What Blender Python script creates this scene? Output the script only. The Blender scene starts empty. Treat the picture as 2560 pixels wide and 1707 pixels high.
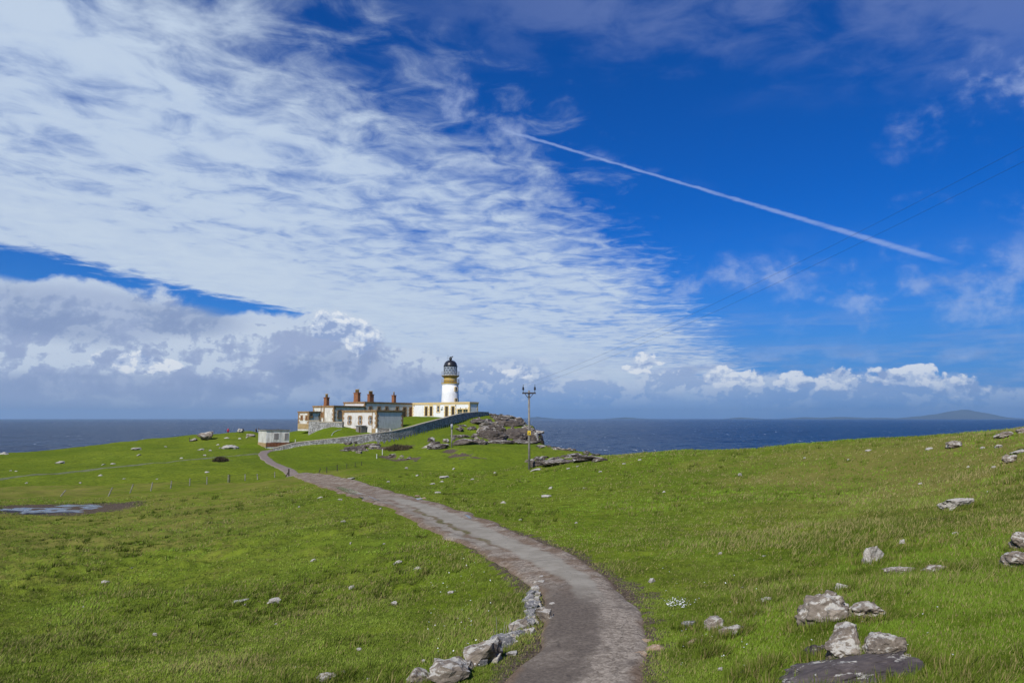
import bpy, bmesh, math, random
import numpy as np
from mathutils import Vector, Matrix
from mathutils import noise as mnoise

scene = bpy.context.scene
COL = scene.collection

# ------------------------------------------------------------------ camera
F = 1700.0                      # focal length in pixels of a 2560 px wide frame
CX, CY = 1280.0, 853.5
PITCH = math.atan(192.0 / F)
CAMZ = 25.0
cam_data = bpy.data.cameras.new('camera')
cam_data.sensor_width = 36.0
cam_data.lens = 36.0 * F / 2560.0
cam_data.clip_start = 0.1
cam_data.clip_end = 90000.0
cam = bpy.data.objects.new('camera', cam_data)
COL.objects.link(cam)
cam.location = (0, 0, CAMZ)
cam.rotation_euler = (math.pi / 2 + PITCH, 0, 0)
scene.camera = cam

CP, SP = math.cos(PITCH), math.sin(PITCH)
def ray(px, py):
    xc = (px - CX) / F; yc = (CY - py) / F
    return (xc, CP - yc * SP, SP + yc * CP)
def at(px, py, d):
    r = ray(px, py); t = d / r[1]
    return (r[0] * t, d, CAMZ + r[2] * t)

# ------------------------------------------------------------------ colour management
vs = scene.view_settings
vs.view_transform = 'Standard'
vs.look = 'None'
vs.exposure = 0.0
vs.gamma = 1.0
vs.use_curve_mapping = False
try:
    scene.cycles.use_denoising = True
    scene.cycles.max_bounces = 6
    scene.cycles.diffuse_bounces = 2
    scene.cycles.glossy_bounces = 3
    scene.cycles.transmission_bounces = 4
    scene.cycles.volume_bounces = 0
    scene.cycles.transparent_max_bounces = 6
    scene.cycles.use_adaptive_sampling = True
except Exception:
    pass

# ------------------------------------------------------------------ sun
SUN_EL = math.radians(42)
SUN_B = math.radians(64)        # how far behind the camera's left the sun stands
SUNV = Vector((-math.cos(SUN_B) * math.cos(SUN_EL), -math.sin(SUN_B) * math.cos(SUN_EL), math.sin(SUN_EL)))
sd = bpy.data.lights.new('sun', 'SUN')
sd.energy = 4.5
sd.angle = math.radians(0.5)
sd.color = (1.0, 0.955, 0.88)
sun = bpy.data.objects.new('sun', sd)
COL.objects.link(sun)
sun.rotation_euler = SUNV.to_track_quat('Z', 'Y').to_euler()
sun.location = (-60, -20, 90)

# ------------------------------------------------------------------ node helper
class NT:
    def __init__(self, tree):
        self.t = tree; self.n = tree.nodes; self.l = tree.links
    def new(self, typ, **kw):
        n = self.n.new(typ)
        for k, v in kw.items(): setattr(n, k, v)
        return n
    def put(self, sock, v):
        if isinstance(v, bpy.types.NodeSocket): self.l.new(v, sock)
        elif v is not None: sock.default_value = v
    def m(self, op, a, b=None, c=None, clamp=False):
        n = self.new('ShaderNodeMath', operation=op); n.use_clamp = clamp
        self.put(n.inputs[0], a); self.put(n.inputs[1], b)
        if c is not None: self.put(n.inputs[2], c)
        return n.outputs[0]
    def add(self, a, b): return self.m('ADD', a, b)
    def sub(self, a, b): return self.m('SUBTRACT', a, b)
    def mul(self, a, b): return self.m('MULTIPLY', a, b)
    def div(self, a, b): return self.m('DIVIDE', a, b)
    def mx(self, a, b): return self.m('MAXIMUM', a, b)
    def mn(self, a, b): return self.m('MINIMUM', a, b)
    def ss(self, x, a, b, lo=0.0, hi=1.0):      # smoothstep
        n = self.new('ShaderNodeMapRange', interpolation_type='SMOOTHSTEP')
        self.put(n.inputs['Value'], x)
        flip = a > b
        if flip: a, b, lo, hi = b, a, hi, lo
        n.inputs['From Min'].default_value = a; n.inputs['From Max'].default_value = b
        n.inputs['To Min'].default_value = lo; n.inputs['To Max'].default_value = hi
        return n.outputs['Result']
    def lin(self, x, a, b, lo=0.0, hi=1.0):
        n = self.new('ShaderNodeMapRange')
        self.put(n.inputs['Value'], x)
        n.inputs['From Min'].default_value = a; n.inputs['From Max'].default_value = b
        n.inputs['To Min'].default_value = lo; n.inputs['To Max'].default_value = hi
        return n.outputs['Result']
    def xyz(self, x, y, z):
        n = self.new('ShaderNodeCombineXYZ')
        for i, v in enumerate((x, y, z)): self.put(n.inputs[i], v)
        return n.outputs[0]
    def sep(self, v):
        n = self.new('ShaderNodeSeparateXYZ'); self.put(n.inputs[0], v); return n.outputs
    def noise(self, vec, scale=1.0, detail=4.0, rough=0.55, dist=0.0, lac=2.0, color=False):
        n = self.new('ShaderNodeTexNoise')
        self.put(n.inputs['Vector'], vec); self.put(n.inputs['Scale'], scale)
        n.inputs['Detail'].default_value = detail; n.inputs['Roughness'].default_value = rough
        n.inputs['Distortion'].default_value = dist; n.inputs['Lacunarity'].default_value = lac
        return n.outputs['Color' if color else 'Fac']
    def voro(self, vec, scale=1.0, feature='F1', rand=1.0, out='Distance'):
        n = self.new('ShaderNodeTexVoronoi', feature=feature)
        self.put(n.inputs['Vector'], vec); self.put(n.inputs['Scale'], scale)
        n.inputs['Randomness'].default_value = rand
        return n.outputs[out]
    def mix(self, f, a, b, mode='MIX'):
        n = self.new('ShaderNodeMix', data_type='RGBA', blend_type=mode)
        n.clamp_factor = True
        self.put(n.inputs['Factor'], f)
        for i, v in ((6, a), (7, b)):
            if isinstance(v, tuple): v = tuple(v) + (1.0,) if len(v) == 3 else v
            self.put(n.inputs[i], v)
        return n.outputs[2]
    def scale(self, v, sc):
        n = self.new('ShaderNodeVectorMath', operation='MULTIPLY')
        self.put(n.inputs[0], v); self.put(n.inputs[1], sc)
        return n.outputs[0]
    def vadd(self, v, sc):
        n = self.new('ShaderNodeVectorMath', operation='ADD')
        self.put(n.inputs[0], v); self.put(n.inputs[1], sc)
        return n.outputs[0]

# ------------------------------------------------------------------ sky: Nishita air with cloud layers on a cloud plane and a cumulus bank
world = bpy.data.worlds.new('World')
scene.world = world
world.use_nodes = True
w = NT(world.node_tree)
w.n.clear()
W_STR = 0.10
def build_sky():
    sky = w.new('ShaderNodeTexSky', sky_type='NISHITA')
    sky.sun_disc = False
    sky.sun_elevation = SUN_EL
    sky.sun_rotation = math.atan2(SUNV.x, SUNV.y)
    sky.altitude = 0.0; sky.air_density = 1.0; sky.dust_density = 0.3; sky.ozone_density = 3.0
    tc = w.new('ShaderNodeTexCoord')
    D = tc.outputs['Generated']
    dx, dy, dz = w.sep(D)
    hz = w.m('SQRT', w.add(w.mul(dx, dx), w.mul(dy, dy)))
    el = w.m('ARCTAN2', dz, hz)                       # elevation in radians
    az = w.m('ARCTAN2', dx, dy)                       # azimuth, right positive
    # clear air: deepen the blue
    g = w.new('ShaderNodeGamma'); w.put(g.inputs[0], sky.outputs[0]); g.inputs[1].default_value = 1.0
    base = w.mix(1.0, g.outputs[0], SKY_TINT, 'MULTIPLY')
    hs = w.new('ShaderNodeHueSaturation'); hs.inputs['Saturation'].default_value = SKY_SAT
    hs.inputs['Value'].default_value = SKY_VAL
    w.put(hs.inputs['Color'], base); base = hs.outputs[0]
    # low haze towards the horizon
    hzf = w.m('POWER', w.ss(el, 0.36, 0.0), 2.0)
    base = w.mix(w.mul(hzf, 0.95), base, tuple(c / W_STR for c in (0.085, 0.27, 0.65)))

    # cloud plane coordinates
    zz = w.mx(dz, 0.03)
    u = w.div(dx, zz); v = w.div(dy, zz)
    q = w.sub(u, w.mul(v, 0.42))                      # across the cloud street
    r = w.add(v, w.mul(u, 0.42))                      # along it
    P = w.xyz(u, v, 0.0)
    PS = w.xyz(w.mul(q, 1.0), w.mul(r, 0.72), 0.0)     # stretched along the street
    big = w.noise(PS, 0.55, 3.0, 0.5)
    mid = w.noise(PS, 1.7, 6.0, 0.62, 0.4)
    fin = w.noise(P, 5.2, 6.0, 0.60, 0.6)
    # main sheet, between two nearly straight edges
    jag = w.add(w.mul(w.sub(mid, 0.5), 1.2), w.mul(w.sub(fin, 0.5), 0.55))
    jag2 = w.add(w.mul(w.sub(big, 0.5), 0.5), w.mul(w.sub(mid, 0.5), 0.25))
    right = w.lin(w.add(w.sub(q, w.mul(w.ss(r, 1.3, 3.2), 0.12)), w.mul(w.sub(big, 0.5), 1.6)), -1.70, -0.40, 0.075, -0.42)
    left = w.mx(w.ss(w.add(w.add(q, jag2), w.mul(w.sub(fin, 0.5), 0.8)), -4.80, -4.46), w.ss(r, 5.4, 7.0))
    tex = w.add(w.add(w.mul(mid, 0.48), w.mul(fin, 0.52)), w.mul(big, 0.25))      # ~0.62 mean
    core = w.ss(w.add(q, w.mul(w.sub(big, 0.5), 2.0)), -2.4, -3.8)
    dens = w.ss(w.add(w.add(tex, right), w.mul(core, 0.10)), 0.39, 0.775)
    sheet = w.mul(left, w.m('MINIMUM', dens, 0.96))
    # second sheet beyond the blue gap
    left2 = w.ss(w.add(q, w.mul(jag2, 1.2)), -5.45, -5.95)
    dens2 = w.m('MINIMUM', w.add(w.ss(tex, 0.36, 0.62), 0.25), 0.95)
    sheet2 = w.mul(left2, dens2)
    # thin veils in the open blue
    wis = w.noise(w.xyz(w.mul(u, 0.8), w.mul(v, 0.8), 3.7), 1.25, 7.0, 0.6, 0.3)
    reg = w.noise(w.xyz(u, v, 11.3), 0.45, 2.0, 0.5)
    veil_hi = w.mul(w.mul(w.ss(v, 2.25, 1.5), w.ss(u, -0.6, 0.25)), w.ss(w.add(wis, w.mul(w.sub(fin, 0.5), 0.5)), 0.40, 0.66))
    veil_lo = w.mul(w.mul(w.ss(el, 0.30, 0.12), w.ss(u, 0.6, 2.0)), w.mul(w.ss(wis, 0.44, 0.64), w.ss(reg, 0.36, 0.56)))
    veil = w.mul(w.m('MINIMUM', w.add(w.mul(veil_hi, 0.30), w.mul(veil_lo, 0.20)), 1.0), w.sub(1.0, sheet))
    # contrail: a straight line on the cloud plane
    ra, rb = ray(1215, 312), ray(2400, 665)
    A = (ra[0] / ra[2], ra[1] / ra[2]); B = (rb[0] / rb[2], rb[1] / rb[2])
    ex, ey = B[0] - A[0], B[1] - A[1]; ln = math.hypot(ex, ey); ex /= ln; ey /= ln
    au = w.sub(u, A[0]); av = w.sub(v, A[1])
    s = w.add(w.mul(au, ex), w.mul(av, ey)); t = w.sub(w.mul(au, -ey), w.mul(av, -ex))
    cn = w.noise(P, 14.0, 4.0, 0.6)
    t = w.add(t, w.mul(w.sub(cn, 0.5), 0.025))
    wid = w.add(0.013, w.mul(w.ss(s, 0.5, ln), 0.034))
    tail = w.ss(s, ln * 1.0, ln * 0.82)
    trail = w.mul(w.mul(w.ss(w.div(w.m('ABSOLUTE', t), wid), 1.25, 0.2), w.ss(s, 0.0, 0.2)), w.mul(w.mul(tail, 0.55), w.ss(w.noise(w.xyz(s, 0.0, 0.0), 5.0, 4, 0.65), 0.30, 0.55, 0.55, 1.0)))
    fuzz = w.mul(w.mul(w.ss(t, -0.10, -0.02), w.ss(t, 0.0, -0.02)), w.mul(w.ss(s, 1.3, 0.3), w.mul(w.ss(s, 0.0, 0.2), w.mul(0.6, w.ss(fin, 0.42, 0.62)))))
    trail = w.mx(trail, w.mul(fuzz, 0.45))

    SC = lambda c: tuple(k / W_STR for k in c)
    white = w.mix(w.ss(tex, 0.46, 0.74), SC((0.36, 0.48, 0.73)), SC((0.55, 0.66, 0.81)))
    white = w.mix(w.mul(w.ss(q, -2.2, -3.9), 0.6), white, SC((0.60, 0.70, 0.81)))
    col = base
    col = w.mix(veil, col, SC((0.30, 0.38, 0.64)))
    col = w.mix(trail, col, SC((0.34, 0.46, 0.80)))
    col = w.mix(sheet, col, white)
    col = w.mix(sheet2, col, w.mix(w.ss(tex, 0.5, 0.75), SC((0.48, 0.59, 0.77)), SC((0.60, 0.69, 0.80))))

    # ---- cumulus bank low over the sea, in azimuth / elevation
    def ae(px, py):
        k = ray(px, py); return math.atan2(k[0], k[1]), math.atan2(k[2], math.hypot(k[0], k[1]))
    Q = w.xyz(az, w.mul(el, 1.25), 0.0)
    n1 = w.noise(Q, 9.0, 7.0, 0.6, 0.25)
    n1u = w.noise(w.vadd(Q, (-0.012, 0.022, 0.0)), 9.0, 7.0, 0.6, 0.25)
    n2 = w.noise(Q, 30.0, 6.0, 0.6, 0.2)
    n2u = w.noise(w.vadd(Q, (-0.004, 0.007, 0.0)), 30.0, 6.0, 0.6, 0.2)
    relief = w.add(w.mul(w.sub(n1, n1u), 3.0), w.mul(w.sub(n2, n2u), 2.2))
    def field(blobs, k1, k2, flat=2.2):
        f = None
        for (px, py, rx, ry) in blobs:
            a0, e0 = ae(px, py)
            da = w.mul(w.sub(az, a0), F / rx)
            de = w.mul(w.sub(el, e0), F / ry)
            de = w.mx(de, w.mul(de, -flat))
            g_ = w.sub(1.0, w.m('SQRT', w.add(w.mul(da, da), w.mul(de, de))))
            f = g_ if f is None else w.mx(f, g_)
        return w.add(f, w.add(w.mul(w.sub(n1, 0.5), k1), w.mul(w.sub(n2, 0.5), k2)))
    # grey base layer of the bank: stretched bands near the horizon
    band = w.noise(w.xyz(w.mul(az, 2.2), w.mul(el, 11.0), 5.0), 2.2, 6.0, 0.55, 0.3)
    lowband = w.mul(w.mul(w.ss(el, 0.115, 0.055), w.ss(el, 0.006, 0.035)), w.ss(w.add(band, w.mul(w.sub(n1, 0.5), 0.5)), 0.42, 0.60))
    col = w.mix(w.mul(lowband, 0.72), col, w.mix(w.ss(n2, 0.4, 0.62), SC((0.27, 0.36, 0.60)), SC((0.40, 0.50, 0.74))))
    # stray veils of cloud in the open blue
    fv = field(BLOBS_VEIL, 1.6, 0.7, 1.0)
    col = w.mix(w.mul(w.mul(w.ss(fv, 0.0, 1.0), w.ss(w.add(n1, w.mul(w.sub(n2, 0.5), 0.6)), 0.40, 0.70)), 0.52), col, w.mix(w.ss(n1, 0.4, 0.6), SC((0.26, 0.37, 0.66)), SC((0.44, 0.54, 0.78))))
    fg = field(BLOBS_BASE, 2.2, 0.9, 1.0)
    col = w.mix(w.mul(w.ss(fg, 0.0, 0.4), 0.8), col, w.mix(w.ss(w.add(w.mul(relief, 1.6), n1), 0.40, 0.80), SC((0.32, 0.43, 0.67)), SC((0.60, 0.68, 0.81))))
    # the large grey and white cloud mass on the left
    fm = field(BLOBS_MASS, 1.1, 0.35, 1.0)
    am = w.ss(fm, 0.02, 0.22)
    sh = w.add(w.add(w.mul(relief, 1.3), w.mul(w.sub(n1, 0.5), 1.4)), w.sub(w.lin(el, 0.02, 0.16, 0.27, 0.74), w.mul(w.ss(fm, 0.25, 0.9), 0.06)))
    cm = w.mix(w.ss(sh, 0.12, 0.50), SC((0.33, 0.41, 0.62)), SC((0.40, 0.49, 0.68)))
    cm = w.mix(w.ss(sh, 0.44, 0.72), cm, SC((0.58, 0.67, 0.80)))
    col = w.mix(w.mul(am, 0.93), col, cm)
    # the dark shower cloud above the houses
    fd = field(BLOBS_DARK, 0.7, 0.2, 1.0)
    col = w.mix(w.mul(w.ss(fd, 0.0, 0.5), 0.66), col, w.mix(w.ss(n1, 0.40, 0.62), SC((0.21, 0.295, 0.505)), SC((0.34, 0.425, 0.63))))
    # white cumulus heads
    fh = field(BLOBS_HEAD, 2.6, 2.2, 1.5)
    ah = w.ss(fh, 0.10, 0.30)
    sh2 = w.add(w.mul(relief, 1.5), w.sub(0.60, w.mul(w.ss(fh, 0.2, 1.0), 0.10)))
    ch = w.mix(w.ss(sh2, 0.12, 0.48), SC((0.30, 0.40, 0.64)), SC((0.55, 0.64, 0.80)))
    ch = w.mix(w.ss(sh2, 0.5, 0.8), ch, SC((0.82, 0.86, 0.91)))
    col = w.mix(w.mul(ah, 0.86), col, ch)
    # hazy air in front of everything just above the horizon
    vh = w.m('POWER', w.ss(el, 0.075, 0.0), 1.3)
    hcol = w.mix(w.ss(az, -0.55, 0.15), SC((0.285, 0.375, 0.57)), SC((0.115, 0.295, 0.64)))
    col = w.mix(w.mul(vh, 0.86), col, hcol)
    bg = w.new('ShaderNodeBackground'); bg.inputs['Strength'].default_value = W_STR
    w.put(bg.inputs['Color'], col)
    out = w.new('ShaderNodeOutputWorld'); w.l.new(bg.outputs[0], out.inputs['Surface'])

SKY_TINT = (0.004, 0.375, 1.02)
SKY_SAT = 1.0
SKY_VAL = 1.0
BLOBS_VEIL = [(1850, 690, 260, 60), (2080, 660, 260, 44), (1720, 710, 130, 44), (1265, 375, 110, 90), (1140, 300, 120, 150), (2350, 730, 420, 110), (2560, 690, 260, 80), (2180, 812, 60, 34), (2480, 260, 240, 120), (2330, 495, 80, 30), (2540, 520, 120, 36)]
BLOBS_BASE = [(1420, 985, 260, 46), (1690, 955, 130, 40), (1850, 975, 170, 48), (2000, 985, 160, 44), (2120, 985, 120, 40), (2280, 985, 130, 40), (2450, 1000, 160, 36), (1250, 960, 200, 70)]
BLOBS_MASS = [(-60, 840, 420, 130), (200, 830, 330, 120), (420, 900, 330, 110), (640, 880, 300, 100), (60, 950, 360, 80),
              (330, 965, 330, 60), (820, 850, 150, 70), (950, 930, 220, 70), (760, 960, 300, 55)]
BLOBS_DARK = [(880, 920, 120, 75), (150, 785, 330, 75), (420, 800, 200, 50), (780, 930, 120, 60), (1000, 955, 150, 40), (330, 965, 400, 34)]
BLOBS_HEAD = [(1602, 905, 58, 50), (1590, 922, 50, 22), (1800, 942, 74, 34), (1850, 945, 56, 30), (1990, 950, 44, 32),
              (2090, 955, 54, 32), (2260, 948, 66, 36), (2285, 936, 40, 30), (2400, 975, 56, 26), (1290, 938, 50, 18), (850, 838, 70, 44), (905, 858, 46, 46), (340, 912, 70, 30)]
build_sky()
world.cycles.sampling_method = 'MANUAL'
world.cycles.sample_map_resolution = 256

# ================================================================== helpers
RNG = np.random.default_rng(7)
random.seed(7)

def fx(a): return np.asarray(a, dtype=np.float64)

def hash2(ix, iy, seed):
    n = (ix.astype(np.int64) * 374761393 + iy.astype(np.int64) * 668265263 + seed * 974634777) & 0x7fffffff
    n = ((n ^ (n >> 13)) * 1274126177) & 0x7fffffff
    return ((n ^ (n >> 16)) & 0xffff) / 65535.0
def vnoise(x, y, scale, seed=0):
    x = fx(x) / scale; y = fx(y) / scale
    ix = np.floor(x); iy = np.floor(y); a = x - ix; b = y - iy
    a = a * a * (3 - 2 * a); b = b * b * (3 - 2 * b)
    h = lambda i, j: hash2(ix + i, iy + j, seed)
    return (h(0, 0) * (1 - a) + h(1, 0) * a) * (1 - b) + (h(0, 1) * (1 - a) + h(1, 1) * a) * b - 0.5
def fbm(x, y, scale, octv=3, seed=0):
    s = 0; amp = 1.0
    for k in range(octv):
        s = s + vnoise(x, y, scale / 2 ** k, seed + k * 17) * amp; amp *= 0.5
    return s
def sstep(x, a, b):
    t = np.clip((fx(x) - a) / (b - a), 0, 1); return t * t * (3 - 2 * t)

class MB:
    """collects simple solids and links them as one mesh object"""
    def __init__(self): self.v = []; self.f = []
    def quad(self, a, b, c, d):
        n = len(self.v); self.v += [a, b, c, d]; self.f.append((n, n + 1, n + 2, n + 3))
    def box(self, x0, x1, y0, y1, z0, z1):
        n = len(self.v)
        self.v += [(x0, y0, z0), (x1, y0, z0), (x1, y1, z0), (x0, y1, z0), (x0, y0, z1), (x1, y0, z1), (x1, y1, z1), (x0, y1, z1)]
        self.f += [tuple(n + k for k in q) for q in ((3, 2, 1, 0), (4, 5, 6, 7), (0, 1, 5, 4), (1, 2, 6, 5), (2, 3, 7, 6), (3, 0, 4, 7))]
        return self
    def lathe(self, prof, seg=24, cx=0, cy=0, cap=True):
        n = len(self.v)
        for (r, z) in prof:
            for k in range(seg):
                a = 2 * math.pi * k / seg
                self.v.append((cx + r * math.cos(a), cy + r * math.sin(a), z))
        for i in range(len(prof) - 1):
            for k in range(seg):
                k2 = (k + 1) % seg
                self.f.append((n + i * seg + k, n + i * seg + k2, n + (i + 1) * seg + k2, n + (i + 1) * seg + k))
        if cap:
            self.f.append(tuple(n + k for k in reversed(range(seg))))
            self.f.append(tuple(n + (len(prof) - 1) * seg + k for k in range(seg)))
        return self
    def tube(self, p, q, r, r2=None, seg=6):
        p = Vector(p); q = Vector(q); d = (q - p)
        if d.length < 1e-6: return self
        d.normalize(); up = Vector((0, 0, 1)) if abs(d.z) < 0.9 else Vector((1, 0, 0))
        a = d.cross(up).normalized(); b = d.cross(a)
        r2 = r if r2 is None else r2
        n = len(self.v)
        for c, rr in ((p, r), (q, r2)):
            for k in range(seg):
                t = 2 * math.pi * k / seg
                w_ = c + a * (rr * math.cos(t)) + b * (rr * math.sin(t)); self.v.append(tuple(w_))
        for k in range(seg):
            k2 = (k + 1) % seg
            self.f.append((n + k, n + seg + k, n + seg + k2, n + k2))
        self.f.append(tuple(n + k for k in range(seg)))
        self.f.append(tuple(n + seg + k for k in reversed(range(seg))))
        return self
    def ring(self, r, z, t, seg=24):
        for k in range(seg):
            a = 2 * math.pi * k / seg; b = 2 * math.pi * (k + 1) / seg
            self.tube((r * math.cos(a), r * math.sin(a), z), (r * math.cos(b), r * math.sin(b), z), t, seg=4)
        return self
    def mesh(self, name):
        me = bpy.data.meshes.new(name); me.from_pydata(self.v, [], self.f); me.update(); return me
    def build(self, name, mat, parent=None, smooth=False):
        return link(name, self.mesh(name), mat, parent, smooth)

def link(name, me, mat=None, parent=None, smooth=False):
    o = bpy.data.objects.new(name, me); COL.objects.link(o)
    if mat is not None and me is not None and len(me.materials) == 0: me.materials.append(mat)
    if parent is not None: o.parent = parent
    if smooth and me is not None: me.polygons.foreach_set('use_smooth', [True] * len(me.polygons))
    return o
def thing(name, label, cat, loc=(0, 0, 0), rotz=0.0, group=None):
    o = bpy.data.objects.new(name, None); COL.objects.link(o)
    o.empty_display_size = 0.3
    o.location = loc; o.rotation_euler = (0, 0, rotz)
    return tag(o, label, cat, group)
def tag(o, label, cat, group=None):
    o['label'] = label; o['category'] = cat
    if group: o['group'] = group
    return o
def struct(o): o['kind'] = 'structure'; return o
def stuff(o): o['kind'] = 'stuff'; return o
def np_mesh(name, V, Q, mat, smooth=True):
    me = bpy.data.meshes.new(name)
    V = np.ascontiguousarray(V, dtype=np.float32); Q = np.ascontiguousarray(Q, dtype=np.int32)
    k = Q.shape[1]
    me.vertices.add(len(V)); me.vertices.foreach_set('co', V.ravel())
    me.loops.add(Q.size); me.loops.foreach_set('vertex_index', Q.ravel())
    me.polygons.add(len(Q)); me.polygons.foreach_set('loop_start', np.arange(0, Q.size, k, dtype=np.int32))
    me.polygons.foreach_set('use_smooth', np.full(len(Q), smooth))
    me.update(calc_edges=True)
    if mat: me.materials.append(mat)
    return me
def attr(me, name, data, typ='FLOAT'):
    a = me.attributes.new(name, typ, 'POINT')
    data = np.ascontiguousarray(data, dtype=np.float32)
    if typ == 'FLOAT': a.data.foreach_set('value', data.ravel())
    elif typ == 'FLOAT_VECTOR': a.data.foreach_set('vector', data.ravel())
    else: a.data.foreach_set('color', data.ravel())

# ================================================================== materials
MATS = {}
def mat(name):
    m = bpy.data.materials.new(name); m.use_nodes = True
    n = NT(m.node_tree); n.n.clear()
    out = n.new('ShaderNodeOutputMaterial')
    b = n.new('ShaderNodeBsdfPrincipled')
    n.l.new(b.outputs[0], out.inputs['Surface'])
    b.inputs['Roughness'].default_value = 0.8
    b.inputs['Specular IOR Level'].default_value = 0.3
    MATS[name] = m
    return m, n, b, out
def coords(n, kind='Object'):
    return n.new('ShaderNodeTexCoord').outputs[kind]
def geo_pos(n): return n.new('ShaderNodeNewGeometry').outputs['Position']
def bump(n, b, h, dist=0.05, strength=1.0):
    k = n.new('ShaderNodeBump'); k.inputs['Strength'].default_value = strength; k.inputs['Distance'].default_value = dist
    n.put(k.inputs['Height'], h); n.l.new(k.outputs[0], b.inputs['Normal'])
def simple(name, col, rough=0.8, spec=0.3, var=0.0, vscale=4.0, metallic=0.0):
    m, n, b, o = mat(name)
    if var:
        P = coords(n)
        f = n.noise(P, vscale, 5, 0.6)
        c = n.mix(n.ss(f, 0.3, 0.7), tuple(k * (1 - var) for k in col), tuple(min(1, k * (1 + var)) for k in col))
        n.put(b.inputs['Base Color'], c)
    else:
        b.inputs['Base Color'].default_value = tuple(col) + (1,)
    b.inputs['Roughness'].default_value = rough; b.inputs['Specular IOR Level'].default_value = spec
    b.inputs['Metallic'].default_value = metallic
    return m

def attr_node(n, name, out='Fac'):
    a = n.new('ShaderNodeAttribute'); a.attribute_name = name; return a.outputs[out]

def m_ground():
    m, n, b, o = mat('turf')
    P = geo_pos(n)
    x, y, z = n.sep(P)
    P2 = n.xyz(x, y, 0.0)
    big = n.noise(P2, 0.045, 4, 0.55)
    mid = n.noise(P2, 0.28, 5, 0.62)
    fin = n.noise(P2, 2.4, 5, 0.7)
    tiny = n.noise(P2, 11.0, 3, 0.7)
    c = n.mix(n.ss(n.add(n.mul(big, 0.6), n.mul(mid, 0.4)), 0.36, 0.64), (0.116, 0.166, 0.019), (0.190, 0.235, 0.025))
    lush = attr_node(n, 'lush')
    c = n.mix(n.mul(lush, n.ss(mid, 0.3, 0.6, 0.55, 0.85)), c, (0.135, 0.200, 0.012))
    c = n.mix(n.mul(n.ss(fin, 0.42, 0.66), 0.75), c, (0.078, 0.110, 0.014))
    c = n.mix(n.mul(n.ss(tiny, 0.54, 0.78), 0.35), c, (0.24, 0.235, 0.05))
    c = n.mix(n.mul(n.ss(n.noise(P2, 0.9, 5, 0.66), 0.50, 0.68), 0.6), c, (0.078, 0.100, 0.017))
    # dry, browner grass
    dry = attr_node(n, 'dry')
    c = n.mix(n.mul(n.ss(n.add(n.add(n.mul(mid, 0.7), n.mul(fin, 0.5)), n.mul(dry, 0.5)), 0.66, 1.0), 0.75), c, (0.215, 0.185, 0.055))
    # bare peat and earth
    bare = attr_node(n, 'bare')
    bf = n.ss(n.add(bare, n.add(n.mul(n.sub(mid, 0.5), 1.5), n.mul(n.sub(fin, 0.5), 1.5))), 0.46, 0.64)
    c = n.mix(bf, c, n.mix(n.ss(tiny, 0.4, 0.6), (0.075, 0.057, 0.042), (0.150, 0.118, 0.088)))
    # rock where the ground is a cliff
    rock = attr_node(n, 'rock')
    rf = n.ss(n.add(rock, n.mul(n.sub(fin, 0.5), 0.7)), 0.45, 0.62)
    rn = n.noise(P, 1.1, 6, 0.65)
    rc = n.mix(n.ss(rn, 0.38, 0.62), (0.042, 0.036, 0.032), (0.115, 0.098, 0.084))
    rc = n.mix(n.ss(n.noise(P, 2.3, 6, 0.7), 0.60, 0.70), rc, (0.42, 0.40, 0.36))
    c = n.mix(rf, c, rc)
    n.put(b.inputs['Base Color'], c)
    b.inputs['Roughness'].default_value = 1.0; b.inputs['Specular IOR Level'].default_value = 0.0
    h = n.add(n.add(n.mul(fin, 0.7), n.mul(tiny, 0.35)), n.mul(n.noise(P2, 32.0, 2, 0.6), 0.16))
    bump(n, b, h, 0.16, 0.85)
    return m

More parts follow.
